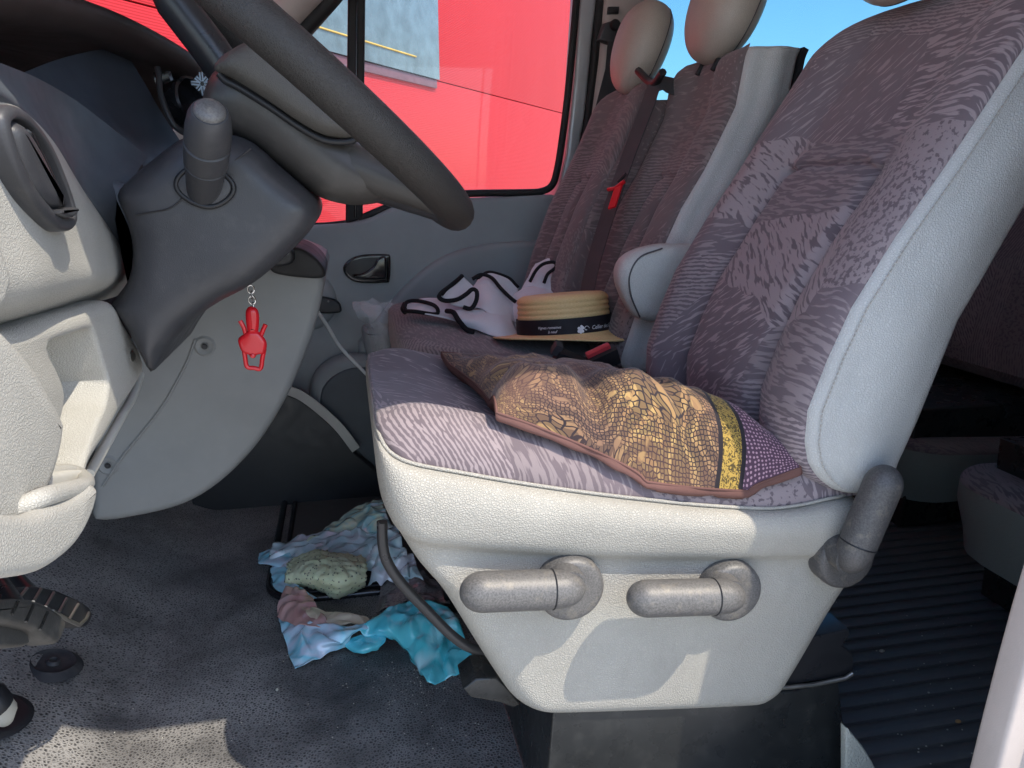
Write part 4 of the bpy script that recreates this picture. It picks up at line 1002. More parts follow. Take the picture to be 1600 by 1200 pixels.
tread = tag(slab("step_plate", [at(*p, y=.845) for p in ((1322, 1138), (1332, 1146), (1348, 1166), (1362, 1188), (1368, 1200), (1378, 1240), (1322, 1240))], .845, .86, grained('pale_tread_plate', (.5, .5, .44), .5, 160, .9), None, .003), "pale dimpled tread plate beside the dark seat base", "step plate")

# ------------------------------------------------------------------ passenger bench
bench = thing("passenger_bench", "two place passenger bench in dim patchwork cloth beside the far door", "bench", at(800, 520, y=1.8, ))
nb = Y([(1172, 70), (1165, 85), (1149, 168), (1100, 266), (1065, 325), (1030, 400), (990, 500), (970, 560)], 1.47)
fbk = Y([(948, 140), (935, 170), (900, 250), (865, 320), (840, 390), (818, 470)], 2.12)
NBF = lambda z: interp_z(nb, z)
def midx(y): return lambda z: interp_z(nb, z) + (interp_z(fbk, z) - interp_z(nb, z)) * (y - 1.47) / .65
z0 = .42
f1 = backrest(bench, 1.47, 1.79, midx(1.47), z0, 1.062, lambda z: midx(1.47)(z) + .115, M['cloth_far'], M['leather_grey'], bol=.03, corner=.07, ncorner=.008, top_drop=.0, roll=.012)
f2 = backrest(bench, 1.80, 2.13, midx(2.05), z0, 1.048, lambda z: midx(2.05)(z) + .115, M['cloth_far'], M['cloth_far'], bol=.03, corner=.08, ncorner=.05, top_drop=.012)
tube("back_edge", [r[0] + Vector((.118, .012, 0)) for r in f1[2]][10:], 1, M['black'], bench, flat=(.006, .02, (0, -1, 0)), label="black plastic edge of the seat back shell")
headrest("headrest", bench, at(1131, 18, y=1.63), .066, .105, .108, R(18), M['taupe'])
headrest("headrest", bench, at(1000, 76, y=1.95), .062, .095, .112, R(18), M['taupe'])
# cushion
def box_cushion(root, name, x0, x1, y0, y1, zt, zb, cloth, leather, slope=-.12, crown=.02, rf=.05, nx=50, ny=60):
    base = []; rows = []
    cv = [Vector((x0 + (x1 - x0) * i / 49, 0, zt + slope * (x1 - x0) * i / 49)) for i in range(50)]
    rr = ring(cv, y0, y1, rf, .03)
    low = ring([Vector((p.x + .02 * (1 - i / 49), 0, zb)) for i, p in enumerate(cv)], y0 + .02, y1 - .02, rf, .03)
    mid = [a.lerp(b, .25) + Vector((0, 0, 0)) for a, b in zip(rr, low)]; cc = sum(rr, Vector()) / len(rr)
    mid = [p + (p - cc).normalized() * .008 for p in mid]
    sk = grid("cushion_skirt", [rr, mid, [a.lerp(b, .7) for a, b in zip(rr, low)], low], leather, root, cu=True, sharp=0)
    for i in range(nx):
        u = i / (nx - 1); row = []
        for j in range(ny):
            v = .5 - .5 * math.cos(math.pi * j / (ny - 1)); y = y0 + (y1 - y0) * v; e = min(y - y0, y1 - y); xf = x0
            if e < rf: q = 1 - e / rf; xf = x0 + rf * (1 - math.sqrt(max(0, 1 - q * q)))
            x = xf + (x1 - xf) * u ** 1.5; h = crown * qc(e / .05) * qc((x - xf) / .06)
            row.append(Vector((x, y, zt + slope * (x - x0) + h)))
        rows.append(row)
    return grid(name, rows, cloth, root, sharp=0)
BX = at(612, 500, y=1.9).x
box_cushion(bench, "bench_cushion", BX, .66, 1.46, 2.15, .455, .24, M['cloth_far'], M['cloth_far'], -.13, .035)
slab("bench_base", [Vector((BX + .07, 0, FZ)), Vector((.62, 0, FZ)), Vector((.62, 0, .27)), Vector((BX + .05, 0, .27))], 1.5, 2.1, M['box_dark'], bench, .01)
ar = slab("armrest", smooth(Y([(958, 432), (962, 410), (978, 394), (1005, 384), (1040, 380), (1090, 390), (1090, 470), (1050, 500), (995, 496), (978, 482), (964, 455)], 1.43), 60, True), 1.385, 1.45, M['leather_grey'], bench, .026, 6, label="folded grey vinyl armrest")
tube("armrest_seam", smooth(Y([(1000, 496), (986, 462), (984, 430), (1000, 402), (1035, 388)], 1.386), 24), .0016, M['dark'], ar, 6)
# belt across the bench back
def bench_pt(px, py, off=.014):
    """where the sight line meets the bench back"""
    d = ray_dir(px, py); best = None
    for k in range(400):
        t = 1.2 + k * .004; p = CAM + d * t
        y = p.y; xs = interp_z(nb, p.z) + (interp_z(fbk, p.z) - interp_z(nb, p.z)) * (min(2.12, max(1.47, y)) - 1.47) / .65
        if p.x > xs - off - .03: return p
    return p
belt = thing("seat_belt", "charcoal belt strap with a red tongue hanging down the passenger bench back", "seat belt", bench_pt(985, 240))
bp = [bench_pt(*p) for p in ((1026, 132), (1012, 165), (985, 235), (962, 300), (942, 360), (926, 415), (916, 462))]
tube("strap", smooth([Vector((bp[0].x + .05, bp[0].y, bp[0].z - .005))] + bp, 40), 1, M['belt'], belt, flat=(.021, .0012, (-.8, -.4, .35)))
tube("strap_guide", smooth([bench_pt(1003, 118) + Vector((-.01, 0, .01)), bench_pt(1020, 130), bench_pt(1042, 122) + Vector((-.01, 0, .012))], 12), .009, M['black'], belt, 8)
ta, tb = bench_pt(967, 290, .03), bench_pt(956, 325, .035)
tn = thing  # the tongue is a part
tube("tongue", [ta, ta.lerp(tb, .35), tb], 1, M['red_plastic'], belt, flat=(.010, .002, (-.8, -.4, .35)), label="red tongue")
tube("tongue_grip", [bench_pt(975, 284, .03), bench_pt(962, 294, .03), bench_pt(951, 296, .03)], .005, M['red_plastic'], belt, 8)
tube("tongue_stop", [bench_pt(978, 272, .03), bench_pt(966, 284, .03)], .004, M['black'], belt, 8)

# ------------------------------------------------------------------ rear seats
rs = thing("rear_seat", "dim rear seat with a green grey skirt behind the driver seat", "seat", (1.9, 2.0, 0), 'rear seats')
box_cushion(rs, "rear_cushion", at(1428, 700, y=1.62).x, 2.1, 1.62, 2.34, at(1480, 708, y=1.62).z, at(1480, 790, y=1.62).z, M['cloth_rear'], M['rear_vinyl'], -.06, .03, .12)
slab("rear_backrest", smooth([Vector((1.80, 0, .28)), Vector((1.90, 0, .7)), Vector((2.05, 0, 1.05)), Vector((2.16, 0, 1.05)), Vector((2.1, 0, .6)), Vector((2.05, 0, .26))], 40, True), 1.62, 2.34, M['cloth_rear'], rs, .04)
slab("rear_base", [Vector((1.45, 0, FZ)), Vector((2.0, 0, FZ)), Vector((2.0, 0, .22)), Vector((1.45, 0, .22))], 1.68, 2.3, M['box_dark'], rs, .01)
rs2 = thing("rear_seat", "nearer rear seat at the right edge, its rounded cushion corner in view", "seat", (1.9, 1.2, 0), 'rear seats')
cx = at(1514, 740, y=1.30).x
box_cushion(rs2, "rear_cushion", cx, cx + .5, .80, 1.40, at(1540, 745, y=1.35).z, at(1560, 860, y=1.3).z, M['cloth_rear'], M['rear_vinyl'], -.04, .03, .13)
slab("rear_backrest", smooth([Vector((cx + .42, 0, .40)), Vector((cx + .48, 0, .7)), Vector((cx + .6, 0, 1.05)), Vector((cx + .72, 0, 1.05)), Vector((cx + .64, 0, .6)), Vector((cx + .58, 0, .36))], 40, True), .80, 1.40, M['cloth_rear'], rs2, .04)
slab("rear_base", [Vector((cx + .12, 0, FZ)), Vector((cx + .5, 0, FZ)), Vector((cx + .5, 0, .26)), Vector((cx + .1, 0, .26))], .85, 1.34, M['box_dark'], rs2, .01)
# ------------------------------------------------------------------ floor fittings
hatch = thing("floor_hatch", "black rimmed hatch in the rubber floor under the torn bag", "hatch", at(520, 860, z=0))
hx0, hx1, hy0, hy1 = at(432, 860, z=0).x, .40, at(430, 945, z=0).y, at(500, 765, z=0).y
def rrect(x0, x1, y0, y1, r, z, n=10):
    P = []
    for cx_, cy_, a0 in ((x1 - r, y1 - r, 0), (x0 + r, y1 - r, 90), (x0 + r, y0 + r, 180), (x1 - r, y0 + r, 270)):
        for k in range(n): a = R(a0 + 90 * k / (n - 1)); P.append(Vector((cx_ + r * math.cos(a), cy_ + r * math.sin(a), z)))
    return P
tube("hatch_rim", rrect(hx0, hx1, hy0, hy1, .09, FZ + .006), .009, M['black_gloss'], hatch, 10, closed=True)
tube("hatch_rim", rrect(hx0 + .03, hx1 - .03, hy0 + .03, hy1 - .03, .07, FZ + .006), .006, M['black'], hatch, 10, closed=True)
P = rrect(hx0 + .03, hx1 - .03, hy0 + .03, hy1 - .03, .07, FZ + .004); bm = bmesh.new(); bm.faces.new([bm.verts.new(p) for p in P]); 
ex = bmesh.ops.extrude_face_region(bm, geom=list(bm.faces)); bmesh.ops.translate(bm, verts=[v for v in ex['geom'] if isinstance(v, bmesh.types.BMVert)], vec=(0, 0, -.01))
link("hatch_lid", from_bm(bm), M['rubber_hatch'], hatch, "worn grey hatch lid", flat=True)
lathe("hatch_plug", [(.0, .004), (.012, .004), (.014, 0)], at(484, 770, z=.006), (0, 0, 1), M['black'], hatch, 18)
tag(lathe("floor_plug", [(.0, .006), (.006, .007), (.007, .012), (.010, .012), (.012, .006), (.030, .006), (.036, .010), (.042, .006), (.050, .0)], on_floor(82, 1040) + Vector((0, 0, .001)), (.30, 0, .95), M['rubber'], None, 36), "round black rubber plug set into the floor below the pedals", "plug")
# pedals
pd1 = thing("brake_pedal", "black ribbed pedal with bare metal lines, the farther of two", "pedal", at(80, 950, x=-.40))
slabx("pedal_pad", smooth(X([(-10, 938), (20, 920), (50, 917), (85, 924), (125, 942), (138, 956), (136, 972), (124, 980), (85, 958), (40, 942)], -.40), 50, True), -.395, -.42, M['black'], pd1, .004)
for a, b in (((42, 919), (30, 934)), ((64, 920), (52, 940)), ((84, 926), (71, 948)), ((104, 935), (90, 960)), ((122, 944), (108, 968))):
    tube("pad_rib", X([a, b], -.394), .0022, M['bolt'], pd1, 6)
tube("pad_edge", X([(82, 955), (105, 968), (124, 977), (134, 968), (139, 957)], -.394), .0026, M['bolt'], pd1, 6)
tube("pedal_arm", [at(60, 945, x=-.42), at(20, 900, x=-.50), at(-60, 760, x=-.62)], .012, M['steel'], pd1, 8)
pd2 = thing("clutch_pedal", "worn dusty black ribbed pedal, the nearer of two", "pedal", at(40, 970, x=-.33))
worn = plain_rubber('worn_pedal_rubber', (.045, .043, .04), 40)
slabx("pedal_pad", smooth(X([(-30, 945), (0, 937), (30, 936), (62, 944), (88, 960), (96, 974), (92, 990), (84, 1006), (68, 1002), (40, 984), (-30, 968)], -.33), 50, True), -.324, -.355, worn, pd2, .007)
for a, b in (((28, 940), (18, 960)), ((52, 945), (40, 972)), ((74, 956), (62, 984))):
    tube("pad_rib", X([a, b], -.3235), .0018, M['box_dark'], pd2, 6)
slabx("pad_back", smooth(X([(-30, 972), (20, 980), (36, 990), (34, 1010), (-30, 1008)], -.34), 24, True), -.335, -.36, worn, pd2, .004)
tube("pedal_arm", [at(30, 960, x=-.36), at(-10, 900, x=-.46), at(-90, 760, x=-.6)], .012, M['steel'], pd2, 8)
ft = thing("pedal_rest", "black round footed rest with a pale worn tip at the left edge", "foot rest", at(-5, 1120, z=.02))
lathe("rest_base", [(.0, .004), (.05, .004), (.06, .002), (.062, .0)], on_floor(-18, 1122), (.2, 0, 1), M['black'], ft, 30)
tube("rest_tip", [at(-40, 1085, z=.17), at(-10, 1100, z=.155), at(2, 1112, z=.135), at(8, 1124, z=.11)], [.02, .024, .022, .012], M['crumb'], ft, 16)
tube("rest_cap", [at(-45, 1082, z=.18), at(-14, 1094, z=.165), at(-4, 1104, z=.15)], [.022, .0262, .024], M['black'], ft, 16)

# ------------------------------------------------------------------ cushion on the driver seat
def on_seat(px, py, off=0.0):
    d = ray_dir(px, py)
    for k in range(1500):
        p = CAM + d * (.6 + k * .001)
        if p.y > S0 and p.x < 2 and p.z < cush_h(p.x, p.y) + off: return p
    return p
pillow = thing("cushion", "flat brown and gold printed cushion with a mauve dotted end lying on the driver seat", "cushion", on_seat(950, 650))
cA, cB, cC, cD = on_seat(690, 556, .02), on_seat(776, 660, .012), on_seat(1250, 742, .015), on_seat(1035, 590, .03)
PN, PM = 90, 64
def pil(u, v, up):
    # u front to back, v far to near; sides bow inwards a little, corners stay pinched
    pin = lambda s: .5 + (s - .5) * 1.0
    bu = .022 * math.sin(math.pi * v); bv = .020 * math.sin(math.pi * u)
    p = cA.lerp(cD, u).lerp(cB.lerp(cC, u), v)
    x, y = p.x + bu * (1 - 2 * u) , p.y + bv * (1 - 2 * v)
    prof = (1 - abs(2 * u - 1) ** 2.2) ** .6 * (1 - abs(2 * v - 1) ** 2.2) ** .6
    zc = cA.z * (1 - u) * (1 - v) + cD.z * u * (1 - v) + cB.z * (1 - u) * v + cC.z * u * v
    z = cush_h(x, y); z = z * .8 + .2 * min(zc, z + .02)
    if up:
        h = .022 + .084 * prof * (1.0 - .25 * u) * (.56 + .66 * v) 
        # a fold pressed in from the near side, creases running from it
        nf = qc((1 - v) / .14)
        h -= nf * .022 * math.exp(-((u - .30 - .10 * (1 - v)) / .05) ** 2) * ss((v - .45) / .35)
        h += nf * .012 * math.exp(-((u - .10) / .08) ** 2) * ss((v - .55) / .3) + nf * .010 * math.exp(-((u - .47) / .08) ** 2) * ss((v - .5) / .4)
        h -= nf * .010 * math.exp(-((u - .62 + .2 * (1 - v)) / .035) ** 2) * ss((v - .5) / .35)
        q = Vector((u * 7 + v * 2.5, v * 4 - u * 1.5, 1.3)); h += (.007 * (1 - 2 * abs(noise.noise(q))) + .004 * noise.noise(q * 2.7)) * min(1, prof * 2.2)
        edge = min(u, 1 - u, v, 1 - v)
        return Vector((x, y, z + h))
    h = .018 - .014 * min(1, (min(u, 1 - u) / .06)) * min(1, (min(v, 1 - v) / .06))
    return Vector((x, y, z + max(.003, h)))
top_rows = [[pil(i / (PN - 1), j / (PM - 1), True) for i in range(PN)] for j in range(PM)]
for j, r in enumerate(top_rows):       # the near front corner droops forward over the bolster
    for i in range(len(r)):
        u, v = i / (PN - 1), j / (PM - 1)
PL = sum((top_rows[PM // 2][i] - top_rows[PM // 2][i - 1]).length for i in range(1, PN))
M['batik'] = batik(PL)
grid("printed_top", top_rows, M['batik'], pillow, sharp=0)
gus = []
edge_loop = [top_rows[0][i] for i in range(PN)] + [top_rows[j][-1] for j in range(1, PM)] + [top_rows[-1][i] for i in range(PN - 2, -1, -1)] + [top_rows[j][0] for j in range(PM - 2, 0, -1)]
ce = sum(edge_loop, Vector()) / len(edge_loop)
for k in range(9):
    t = k / 8; row = []
    for p in edge_loop:
        d = (p - ce); d.z = 0; d.normalize()
        q = p + d * (.006 * math.sin(math.pi * t) + .003 * noise.noise(p * 30)) - d * .03 * t * t
        zb = cush_h(min(max(q.x, XF), XB), min(max(q.y, S0), S1)) + .001
        q.z = p.z + (zb - p.z) * t; row.append(q)
    gus.append(row)
grid("cushion_underside", gus, M['pillow_edge'], pillow, cu=True, sharp=0, label="plain dusty brown underside")
tube("edge_piping", edge_loop, .0017, M['pillow_edge'], pillow, 8, closed=True)

# ------------------------------------------------------------------ straw hat on the bench
hat = thing("straw_hat", "straw boater with a black printed band lying on the passenger bench", "hat", at(880, 525, y=1.56))
HY = 1.60; hcen = at(882, 519, y=HY); hax = Vector((-.05, .13, 1)).normalized(); hr = (at(952, 500, y=HY) - at(814, 500, y=HY)).length / 2
ch = (at(882, 478, y=HY - hr * .5) - at(882, 533, y=HY - hr * .5)).length * 1.02
prof = []; nr = 7
for k in range(nr * 6 + 1):
    t = k / (nr * 6); prof.append((hr * (1.0 - .03 * t) + .0022 * abs(math.sin(math.pi * t * nr)), ch * t))
for k in range(1, 31):
    t = k / 30; prof.append((hr * .97 * (1 - t) + .0005, ch + .007 * math.sin(min(1, t * 5) * math.pi / 2) + .0014 * abs(math.sin(t * math.pi * 5)) ))
lathe("crown", prof, hcen, hax, M['straw'], hat, 72, sharp=0, cap=False)
lathe("band", [(hr + .0042, .001), (hr + .0046, ch * .22), (hr + .0042, ch * .46)], hcen, hax, M['ribbon'], hat, 72, cap=False)
bprof = [(hr, 0)]
for k in range(1, 43): t = k / 42; bprof.append((hr + .058 * t, .0022 * abs(math.sin(t * math.pi * 7)) - .006 * math.sin(t * math.pi * .5)))
def brim_rows():
    rows = lathe_rows(bprof, hcen, hax, 96)
    for i, r in enumerate(rows):
        t = max(0, i / (len(rows) - 1))
        for k, p in enumerate(r):
            a = math.atan2(p.y - hcen.y, p.x - hcen.x); p.z += t * (.012 * math.sin(2 * a + .6) + .004 * math.sin(3 * a))
    return rows
grid("brim", brim_rows(), M['straw'], hat, cu=True, sharp=0, thick=.003)
def band_text(body, size, ang0, h0, name):
    """print bent round the hat band"""
    cu = bpy.data.curves.new("t", 'FONT'); cu.body = body; cu.size = size; cu.shear = .25; cu.extrude = 0; cu.resolution_u = 3
    o = bpy.data.objects.new("t", cu); COL.objects.link(o); bpy.context.view_layer.update()
    me = bpy.data.meshes.new_from_object(o.evaluated_get(bpy.context.evaluated_depsgraph_get())); bpy.data.objects.remove(o)
    u = hax.orthogonal().normalized(); bend(me, ang0, h0); return link(name, me, M['ink'], hat, flat=True)
hu = (Vector((1, 0, 0)) - hax * hax.x).normalized(); hv = hax.cross(hu)
def bend(me, ang0, h0):
    rr = hr + .0052
    for v in me.vertices:
        a = ang0 + v.co.x / rr; v.co = hcen + hax * (h0 + v.co.y) + (hu * math.cos(a) + hv * math.sin(a)) * rr
    me.materials.clear()
A0 = -math.pi / 2 + .18
band_text("Cellier des Gorges", .0115, A0 + .12, .009, "band_print")
band_text("Vignes romaines", .0078, A0 - 1.0, .0165, "band_print")
band_text("à neuf", .0078, A0 - .78, .0075, "band_print")
bm = bmesh.new()
for k, (cx_, cy_, rr) in enumerate([(0, 0, .0042), (.004, .0035, .0036), (-.004, .003, .0034), (.0015, .0065, .003), (-.0045, -.003, .0034), (.0035, -.0035, .0034), (-.0005, -.006, .0026)]):
    bmesh.ops.create_circle(bm, cap_ends=True, segments=10, radius=rr, matrix=Matrix.Translation((cx_, cy_, .00004 * k)))
for s in range(14):
    a = .2 + s * .36; rr = .0065 - s * .00032; bmesh.ops.create_circle(bm, cap_ends=True, segments=6, radius=.0009, matrix=Matrix.Translation((.0125 + rr * math.cos(a), .001 + rr * math.sin(a), 0)))
me = bpy.data.meshes.new("m"); bm.to_mesh(me); bm.free(); bend(me, A0 - .12, .0105); link("grape_emblem", me, M['ink'], hat, flat=True)

# ------------------------------------------------------------------ jersey top heaped on the bench
top = thing("jersey_top", "crumpled pale grey jersey top with black binding heaped on the passenger bench", "clothing", at(760, 500, y=1.9))
def fold(rows, seed, binding=None, amp=.006):
    P = patch([V3(r) for r in rows], 34, 30); Q = []
    for i, r in enumerate(P):
        Q.append([p + Vector((noise.noise(p * 16 + Vector((seed, 0, 0))), noise.noise(p * 16 + Vector((0, seed, 0))), noise.noise(p * 16 + Vector((0, 0, seed))))) * amp for p in r])
    o = grid("cloth_fold", Q, M['jersey'], top, sharp=0, thick=.003)
    for b in (binding or []):
        e = {'t': Q[0], 'b': Q[-1], 'l': [r[0] for r in Q], 'r': [r[-1] for r in Q]}[b]
        tube("binding", smooth(e, 40), .0058, M['piping'], top, 8)
    return o
# flat sleeve end lying to the left
fold([[(634, 474, 1.86), (655, 468, 1.87), (690, 468, 1.87), (725, 474, 1.87)], [(631, 482, 1.83), (655, 484, 1.80), (690, 488, 1.80), (722, 492, 1.8)], [(634, 488, 1.82), (658, 490, 1.77), (690, 496, 1.76), (718, 505, 1.76)]], 1, 'l')
tube("binding", smooth(V3([(632, 480, 1.82), (636, 472, 1.84), (652, 470, 1.83), (676, 476, 1.80), (684, 484, 1.78), (680, 491, 1.77), (650, 487, 1.77), (634, 486, 1.80)]), 50), .0048, M['piping'], top, 8, closed=True)
# upright folded flap
fold([[(722, 432, 1.88), (735, 442, 1.87), (748, 455, 1.86)], [(704, 448, 1.84), (722, 458, 1.82), (744, 466, 1.82)], [(688, 462, 1.80), (708, 474, 1.78), (738, 482, 1.78)]], 2, 'l')
tube("binding", smooth(V3([(720, 433, 1.87), (704, 446, 1.84), (690, 457, 1.80), (686, 465, 1.79), (696, 470, 1.78), (714, 468, 1.77), (728, 460, 1.77), (738, 452, 1.77), (745, 456, 1.77), (744, 470, 1.77), (736, 482, 1.77), (724, 480, 1.77)]), 60), .0052, M['piping'], top, 8)
# body sheets
fold([[(745, 438, 1.90), (765, 428, 1.92), (790, 436, 1.92), (812, 452, 1.90)], [(735, 458, 1.84), (765, 462, 1.80), (795, 472, 1.80), (815, 482, 1.82)], [(728, 480, 1.80), (765, 490, 1.74), (800, 500, 1.74), (815, 510, 1.76)]], 3, 't', .010)
tube("binding", smooth(V3([(738, 436, 1.88), (752, 429, 1.88), (768, 434, 1.86), (782, 450, 1.83), (796, 464, 1.80), (806, 472, 1.79)]), 40), .0046, M['piping'], top, 8)
fold([[(700, 486, 1.79), (735, 482, 1.78), (770, 482, 1.77), (800, 492, 1.75)], [(712, 498, 1.74), (745, 500, 1.71), (785, 508, 1.70), (805, 515, 1.70)], [(730, 512, 1.72), (765, 522, 1.68), (795, 530, 1.67), (815, 532, 1.68)]], 4, None, .008)
tube("binding", smooth(V3([(698, 486, 1.77), (708, 488, 1.74), (716, 500, 1.72), (728, 514, 1.70), (740, 520, 1.69)]), 30), .006, M['piping'], top, 8)
fold([[(838, 412, 1.95), (858, 403, 1.95), (878, 410, 1.95), (888, 432, 1.94)], [(826, 432, 1.90), (850, 436, 1.87), (876, 440, 1.87), (892, 452, 1.88)], [(815, 452, 1.87), (845, 458, 1.83), (875, 462, 1.83), (893, 468, 1.85)]], 5, None, .008)
tube("binding", smooth(V3([(828, 440, 1.86), (838, 422, 1.87), (850, 412, 1.87), (866, 410, 1.87), (868, 418, 1.86), (856, 428, 1.85), (850, 442, 1.84)]), 40), .0042, M['piping'], top, 8)
fold([[(806, 458, 1.86), (822, 448, 1.86), (845, 446, 1.85), (868, 456, 1.84)], [(796, 478, 1.82), (818, 468, 1.78), (845, 466, 1.77), (866, 472, 1.78)], [(790, 498, 1.79), (812, 494, 1.74), (840, 488, 1.72), (862, 486, 1.74)], [(792, 520, 1.76), (808, 518, 1.72), (832, 510, 1.70), (858, 505, 1.70)]], 6, None, .008)
fold([[(862, 456, 1.84), (880, 458, 1.82), (900, 462, 1.80)], [(860, 470, 1.80), (880, 474, 1.78), (905, 478, 1.76)], [(860, 486, 1.76), (882, 490, 1.74), (905, 492, 1.72)]], 7, 't', .004)

# ------------------------------------------------------------------ belt buckles by the hat
bk = thing("belt_buckle", "black belt buckle with a red button in front of the hat brim", "buckle", at(940, 558, y=1.42), 'belt buckles by the hat')
def obb(name, c, dirn, up, s, mat, parent, bev=.003):
    d = Vector(dirn).normalized(); u = Vector(up); u = (u - d * d.dot(u)).normalized(); w_ = d.cross(u)
    return box(name, c, s, mat, parent, bev, rot=Matrix((d, w_, u)).transposed())
b0, b1_ = at(912, 562, y=1.40), at(955, 542, y=1.40)
obb("buckle_body", (b0 + b1_) / 2 + Vector((.012, .0, -.014)), b1_ - b0, (0, -.3, 1), (.062, .022, .036), M['black'], bk)
obb("buckle_button", (b0 + b1_) / 2 + Vector((0, -.002, .006)), b1_ - b0, (0, -.3, 1), (.050, .013, .009), M['red_button'], bk, .002)
bk2 = thing("belt_buckle", "plain black belt stalk leaning beside the hat brim", "buckle", at(890, 555, y=1.42), 'belt buckles by the hat')
b0, b1_ = at(868, 544, y=1.41), at(912, 562, y=1.41)
obb("buckle_body", (b0 + b1_) / 2 + Vector((0, 0, -.012)), b1_ - b0, (0, -.4, 1), (.060, .024, .026), M['black'], bk2)
obb("buckle_mouth", b0 + Vector((.002, -.002, .0)), b1_ - b0, (0, -.4, 1), (.016, .022, .024), M['dark'], bk2)

# ------------------------------------------------------------------ torn bag on the floor
bag = thing("torn_bag", "torn blue and mint plastic bag with pale bread crumb inside, lying on the floor hatch", "bag", at(560, 940, z=.03))
def crinkle(rows, amp, seed):
    """stiff film: flat facets between sharp creases, made of a few crossing folds"""
    rnd = random.Random(seed * 13 + 1); F = []
    for k in range(6):
        a = rnd.uniform(0, math.pi); wl = rnd.choice((.03, .05, .07, .11)); F.append((Vector((math.cos(a), math.sin(a), rnd.uniform(-.6, .6))) / wl, rnd.uniform(0, 1), wl))
    out = []; nr, nc = len(rows), len(rows[0])
    for i in range(nr):
        r = []
        for j in range(nc):
            p = Vector(rows[i][j]); h = 0; w_ = noise.noise(p * 14 + Vector((seed, 0, 0))) * 1.3
            for d, ph, wl in F:
                s = (p.dot(d) + ph + w_) % 1.0; h += (abs(s - .5) * 2 - .5) * wl
            q = p + Vector((noise.noise(p * 30 + Vector((seed, 3, 0))) * .5, noise.noise(p * 30 + Vector((seed, 0, 7))) * .5, h * 9)) * amp
            q.z = max(FZ + .002, q.z); r.append(q)
        out.append(r)
    return out
def sheet(name, rows, mat, seed, amp=.009, sc=22, nu=56, nv=46, label=None):
    P = patch([[at(a, b, z=c) for a, b, c in r] for r in rows], nu, nv)
    return grid(name, crinkle(P, amp, seed), mat, bag, sharp=22, thick=.0008, label=label)
sheet("bag_sheet", [[(470, 850, .05), (520, 815, .07), (570, 785, .09), (596, 778, .10)], [(500, 838, .06), (535, 822, .08), (575, 808, .10), (602, 800, .11)], [(505, 842, .05), (545, 840, .07), (590, 832, .09), (615, 822, .10)]], M['mint'], 1, .009, label="mint green printed part of the bag")
sheet("bag_sheet", [[(430, 852, .03), (490, 832, .06), (550, 828, .085), (620, 822, .09)], [(420, 868, .03), (480, 856, .05), (560, 850, .08), (630, 850, .09)], [(424, 882, .02), (490, 872, .05), (570, 868, .07), (640, 880, .07)], [(440, 890, .02), (520, 890, .04), (590, 890, .05), (640, 905, .05)]], M['grey_bag'], 2, .011, label="lilac grey printed part of the bag")
sheet("bag_sheet", [[(405, 864, .025), (425, 858, .03), (450, 862, .04)], [(404, 880, .02), (430, 878, .03), (460, 874, .04)], [(420, 882, .015), (440, 890, .02), (460, 885, .03)]], M['sky_bag'], 3, .004)
sheet("bag_sheet", [[(422, 880, .015), (445, 885, .03), (470, 890, .03)], [(424, 905, .012), (440, 912, .02), (465, 910, .03)], [(432, 930, .01), (450, 938, .012), (495, 935, .02)]], M['sky_bag'], 4, .005)
sheet("bag_sheet", [[(575, 872, .06), (610, 862, .08), (645, 868, .07)], [(580, 895, .05), (610, 895, .06), (660, 905, .05)], [(575, 915, .02), (605, 912, .04), (665, 920, .04)]], M['grey_bag'], 5, .009)
sheet("bag_netting", [[(595, 915, .03), (640, 890, .05), (690, 910, .04)], [(590, 935, .02), (640, 920, .045), (700, 925, .04)], [(588, 955, .01), (640, 945, .03), (705, 945, .03)]], M['netting'], 6, .007, label="dark torn netting")
sheet("bag_sheet", [[(446, 915, .03), (470, 920, .035), (490, 935, .03)], [(434, 945, .02), (465, 950, .04), (500, 955, .04)], [(432, 965, .01), (470, 978, .035), (520, 978, .04), ][:3]], M['pink_bag'], 7, .007, label="dull pink printed part of the bag")
sheet("bag_sheet", [[(480, 950, .035), (520, 955, .04), (575, 962, .035)], [(478, 965, .035), (520, 970, .04), (580, 968, .03)], [(480, 976, .03), (520, 980, .035), (570, 976, .03)]], M['peach'], 8, .007, label="peach coloured torn lining")
sheet("bag_sheet", [[(432, 958, .012), (480, 972, .035), (530, 978, .04), (580, 976, .04)], [(440, 985, .012), (480, 996, .03), (525, 998, .035), (570, 985, .035)], [(450, 1015, .008), (480, 1015, .02), (515, 1010, .02), (550, 996, .025)], [(461, 1048, .004), (475, 1040, .006), (505, 1026, .008), (545, 1005, .01)]], M['sky_bag'], 9, .008, label="sky blue printed part of the bag")
sheet("bag_sheet", [[(560, 984, .04), (600, 955, .05), (650, 938, .06), (700, 945, .06)], [(572, 990, .03), (610, 975, .05), (655, 965, .06), (712, 965, .05)], [(600, 995, .02), (630, 998, .035), (670, 1000, .045), (725, 990, .035)], [(630, 1010, .01), (650, 1030, .02), (690, 1035, .02), (738, 1025, .02)], [(640, 1028, .004), (660, 1055, .005), (675, 1070, .004), (745, 1042, .006)]], M['teal'], 10, .010, 18, label="bright teal part of the bag")
sheet("bag_sheet", [[(540, 998, .02), (570, 990, .025), (605, 985, .025)], [(540, 1010, .01), (570, 1012, .016), (602, 1002, .016)], [(552, 1018, .003), (570, 1022, .004), (590, 1014, .004)]], M['teal'], 11, .004)
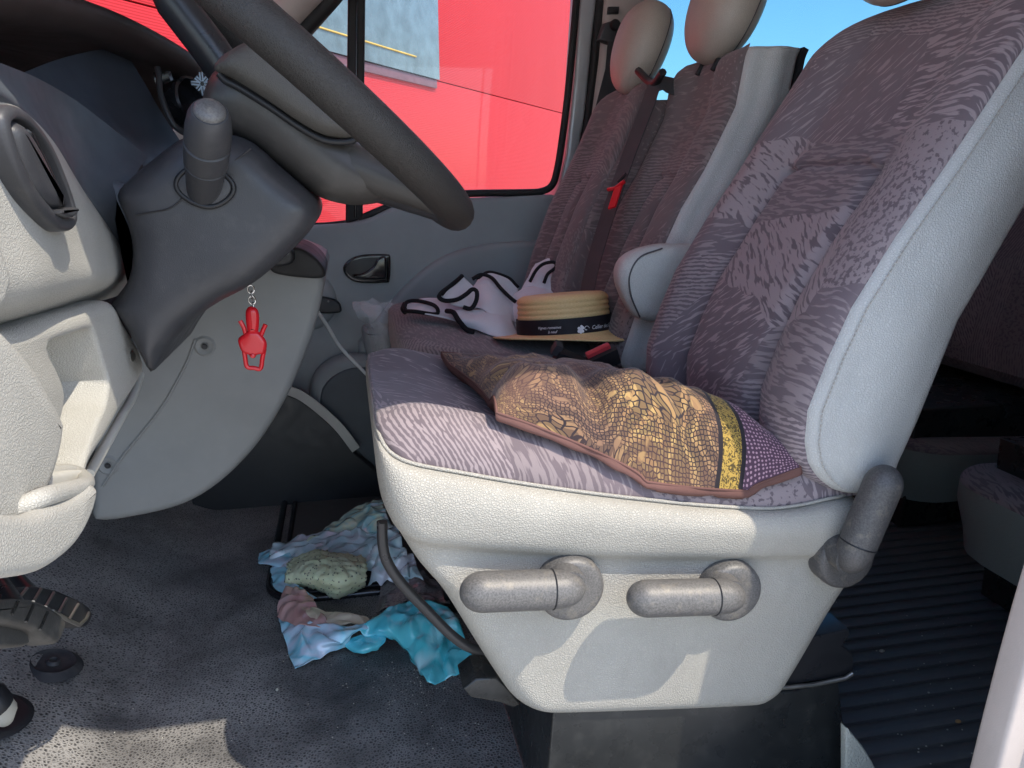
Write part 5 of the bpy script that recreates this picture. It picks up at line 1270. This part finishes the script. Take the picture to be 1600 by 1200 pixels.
# the pale crumb inside
fm = []
P = patch([[at(a, b, z=c) for a, b, c in r] for r in [[(450, 880, .05), (490, 862, .075), (530, 866, .08), (566, 872, .07)], [(448, 895, .055), (490, 880, .085), (535, 880, .09), (572, 885, .075)], [(446, 908, .04), (490, 905, .07), (530, 910, .075), (572, 905, .06)], [(444, 912, .012), (490, 920, .02), (528, 935, .015), (568, 918, .02)]]], 44, 40)
grid("bread_crumb", crumple(P, .006, 45, 13), M['foam'], bag, sharp=0, thick=.004, label="pale yellow crumb with dark specks along its lower edge")

# ------------------------------------------------------------------ crumbs and grit
def crumbs(name, label, spots, rng, sizes, mat):
    bm = bmesh.new(); rnd = random.Random(5)
    for (px, py, spread, n) in spots:
        for k in range(n):
            p = at(px + rnd.gauss(0, spread), py + rnd.gauss(0, spread * .6), z=0); s = rnd.uniform(*sizes)
            if p.x > .225 and p.y < .97 and rng == 0: continue
            bmesh.ops.create_icosphere(bm, subdivisions=1, radius=s, matrix=Matrix.Translation((p.x, p.y, floor_z(p.x, p.y) + s * .5 + (.002 if rng else 0))) @ Matrix.Diagonal((1, rnd.uniform(.5, 1), .6, 1)))
    o = link(name, from_bm(bm), mat, None, label, 'stuff'); return o
crumbs("floor_crumbs", "pale crumbs scattered on the floor round the torn bag", [(640, 1075, 28, 60), (680, 1060, 30, 50), (600, 1030, 40, 20), (300, 1080, 120, 26), (560, 1120, 90, 26), (700, 1120, 40, 14)], 0, (.0006, .0017), M['crumb'])
crumbs("floor_grit", "small pale grit on the ribbed rear floor", [(1440, 1060, 60, 22), (1400, 980, 60, 14), (1480, 1140, 40, 14)], 1, (.0008, .0022), M['crumb'])
tag(link("pebble", (lambda bm: (bmesh.ops.create_icosphere(bm, subdivisions=2, radius=.0042, matrix=Matrix.Translation(at(1378, 1017, z=.003)) @ Matrix.Diagonal((1.5, 1, .7, 1))), from_bm(bm))[1])(bmesh.new()), M['crumb'], None), "pale pebble on the dark ribbed rear floor", "pebble", 'pebbles on the floor')
tag(link("pebble", (lambda bm: (bmesh.ops.create_icosphere(bm, subdivisions=2, radius=.004, matrix=Matrix.Translation(at(1497, 1127, z=.003)) @ Matrix.Diagonal((1.4, 1, .7, 1))), from_bm(bm))[1])(bmesh.new()), plain('ochre_pebble', (.45, .25, .1), .7), None), "ochre pebble near the pale pillar on the rear floor", "pebble", 'pebbles on the floor')
tag(link("pebble", (lambda bm: (bmesh.ops.create_icosphere(bm, subdivisions=2, radius=.0032, matrix=Matrix.Translation(at(433, 1077, z=.003)) @ Matrix.Diagonal((.9, 1.4, .8, 1))), from_bm(bm))[1])(bmesh.new()), M['crumb'], None), "grey pebble on the pebbled floor left of the torn bag", "pebble", 'pebbles on the floor')
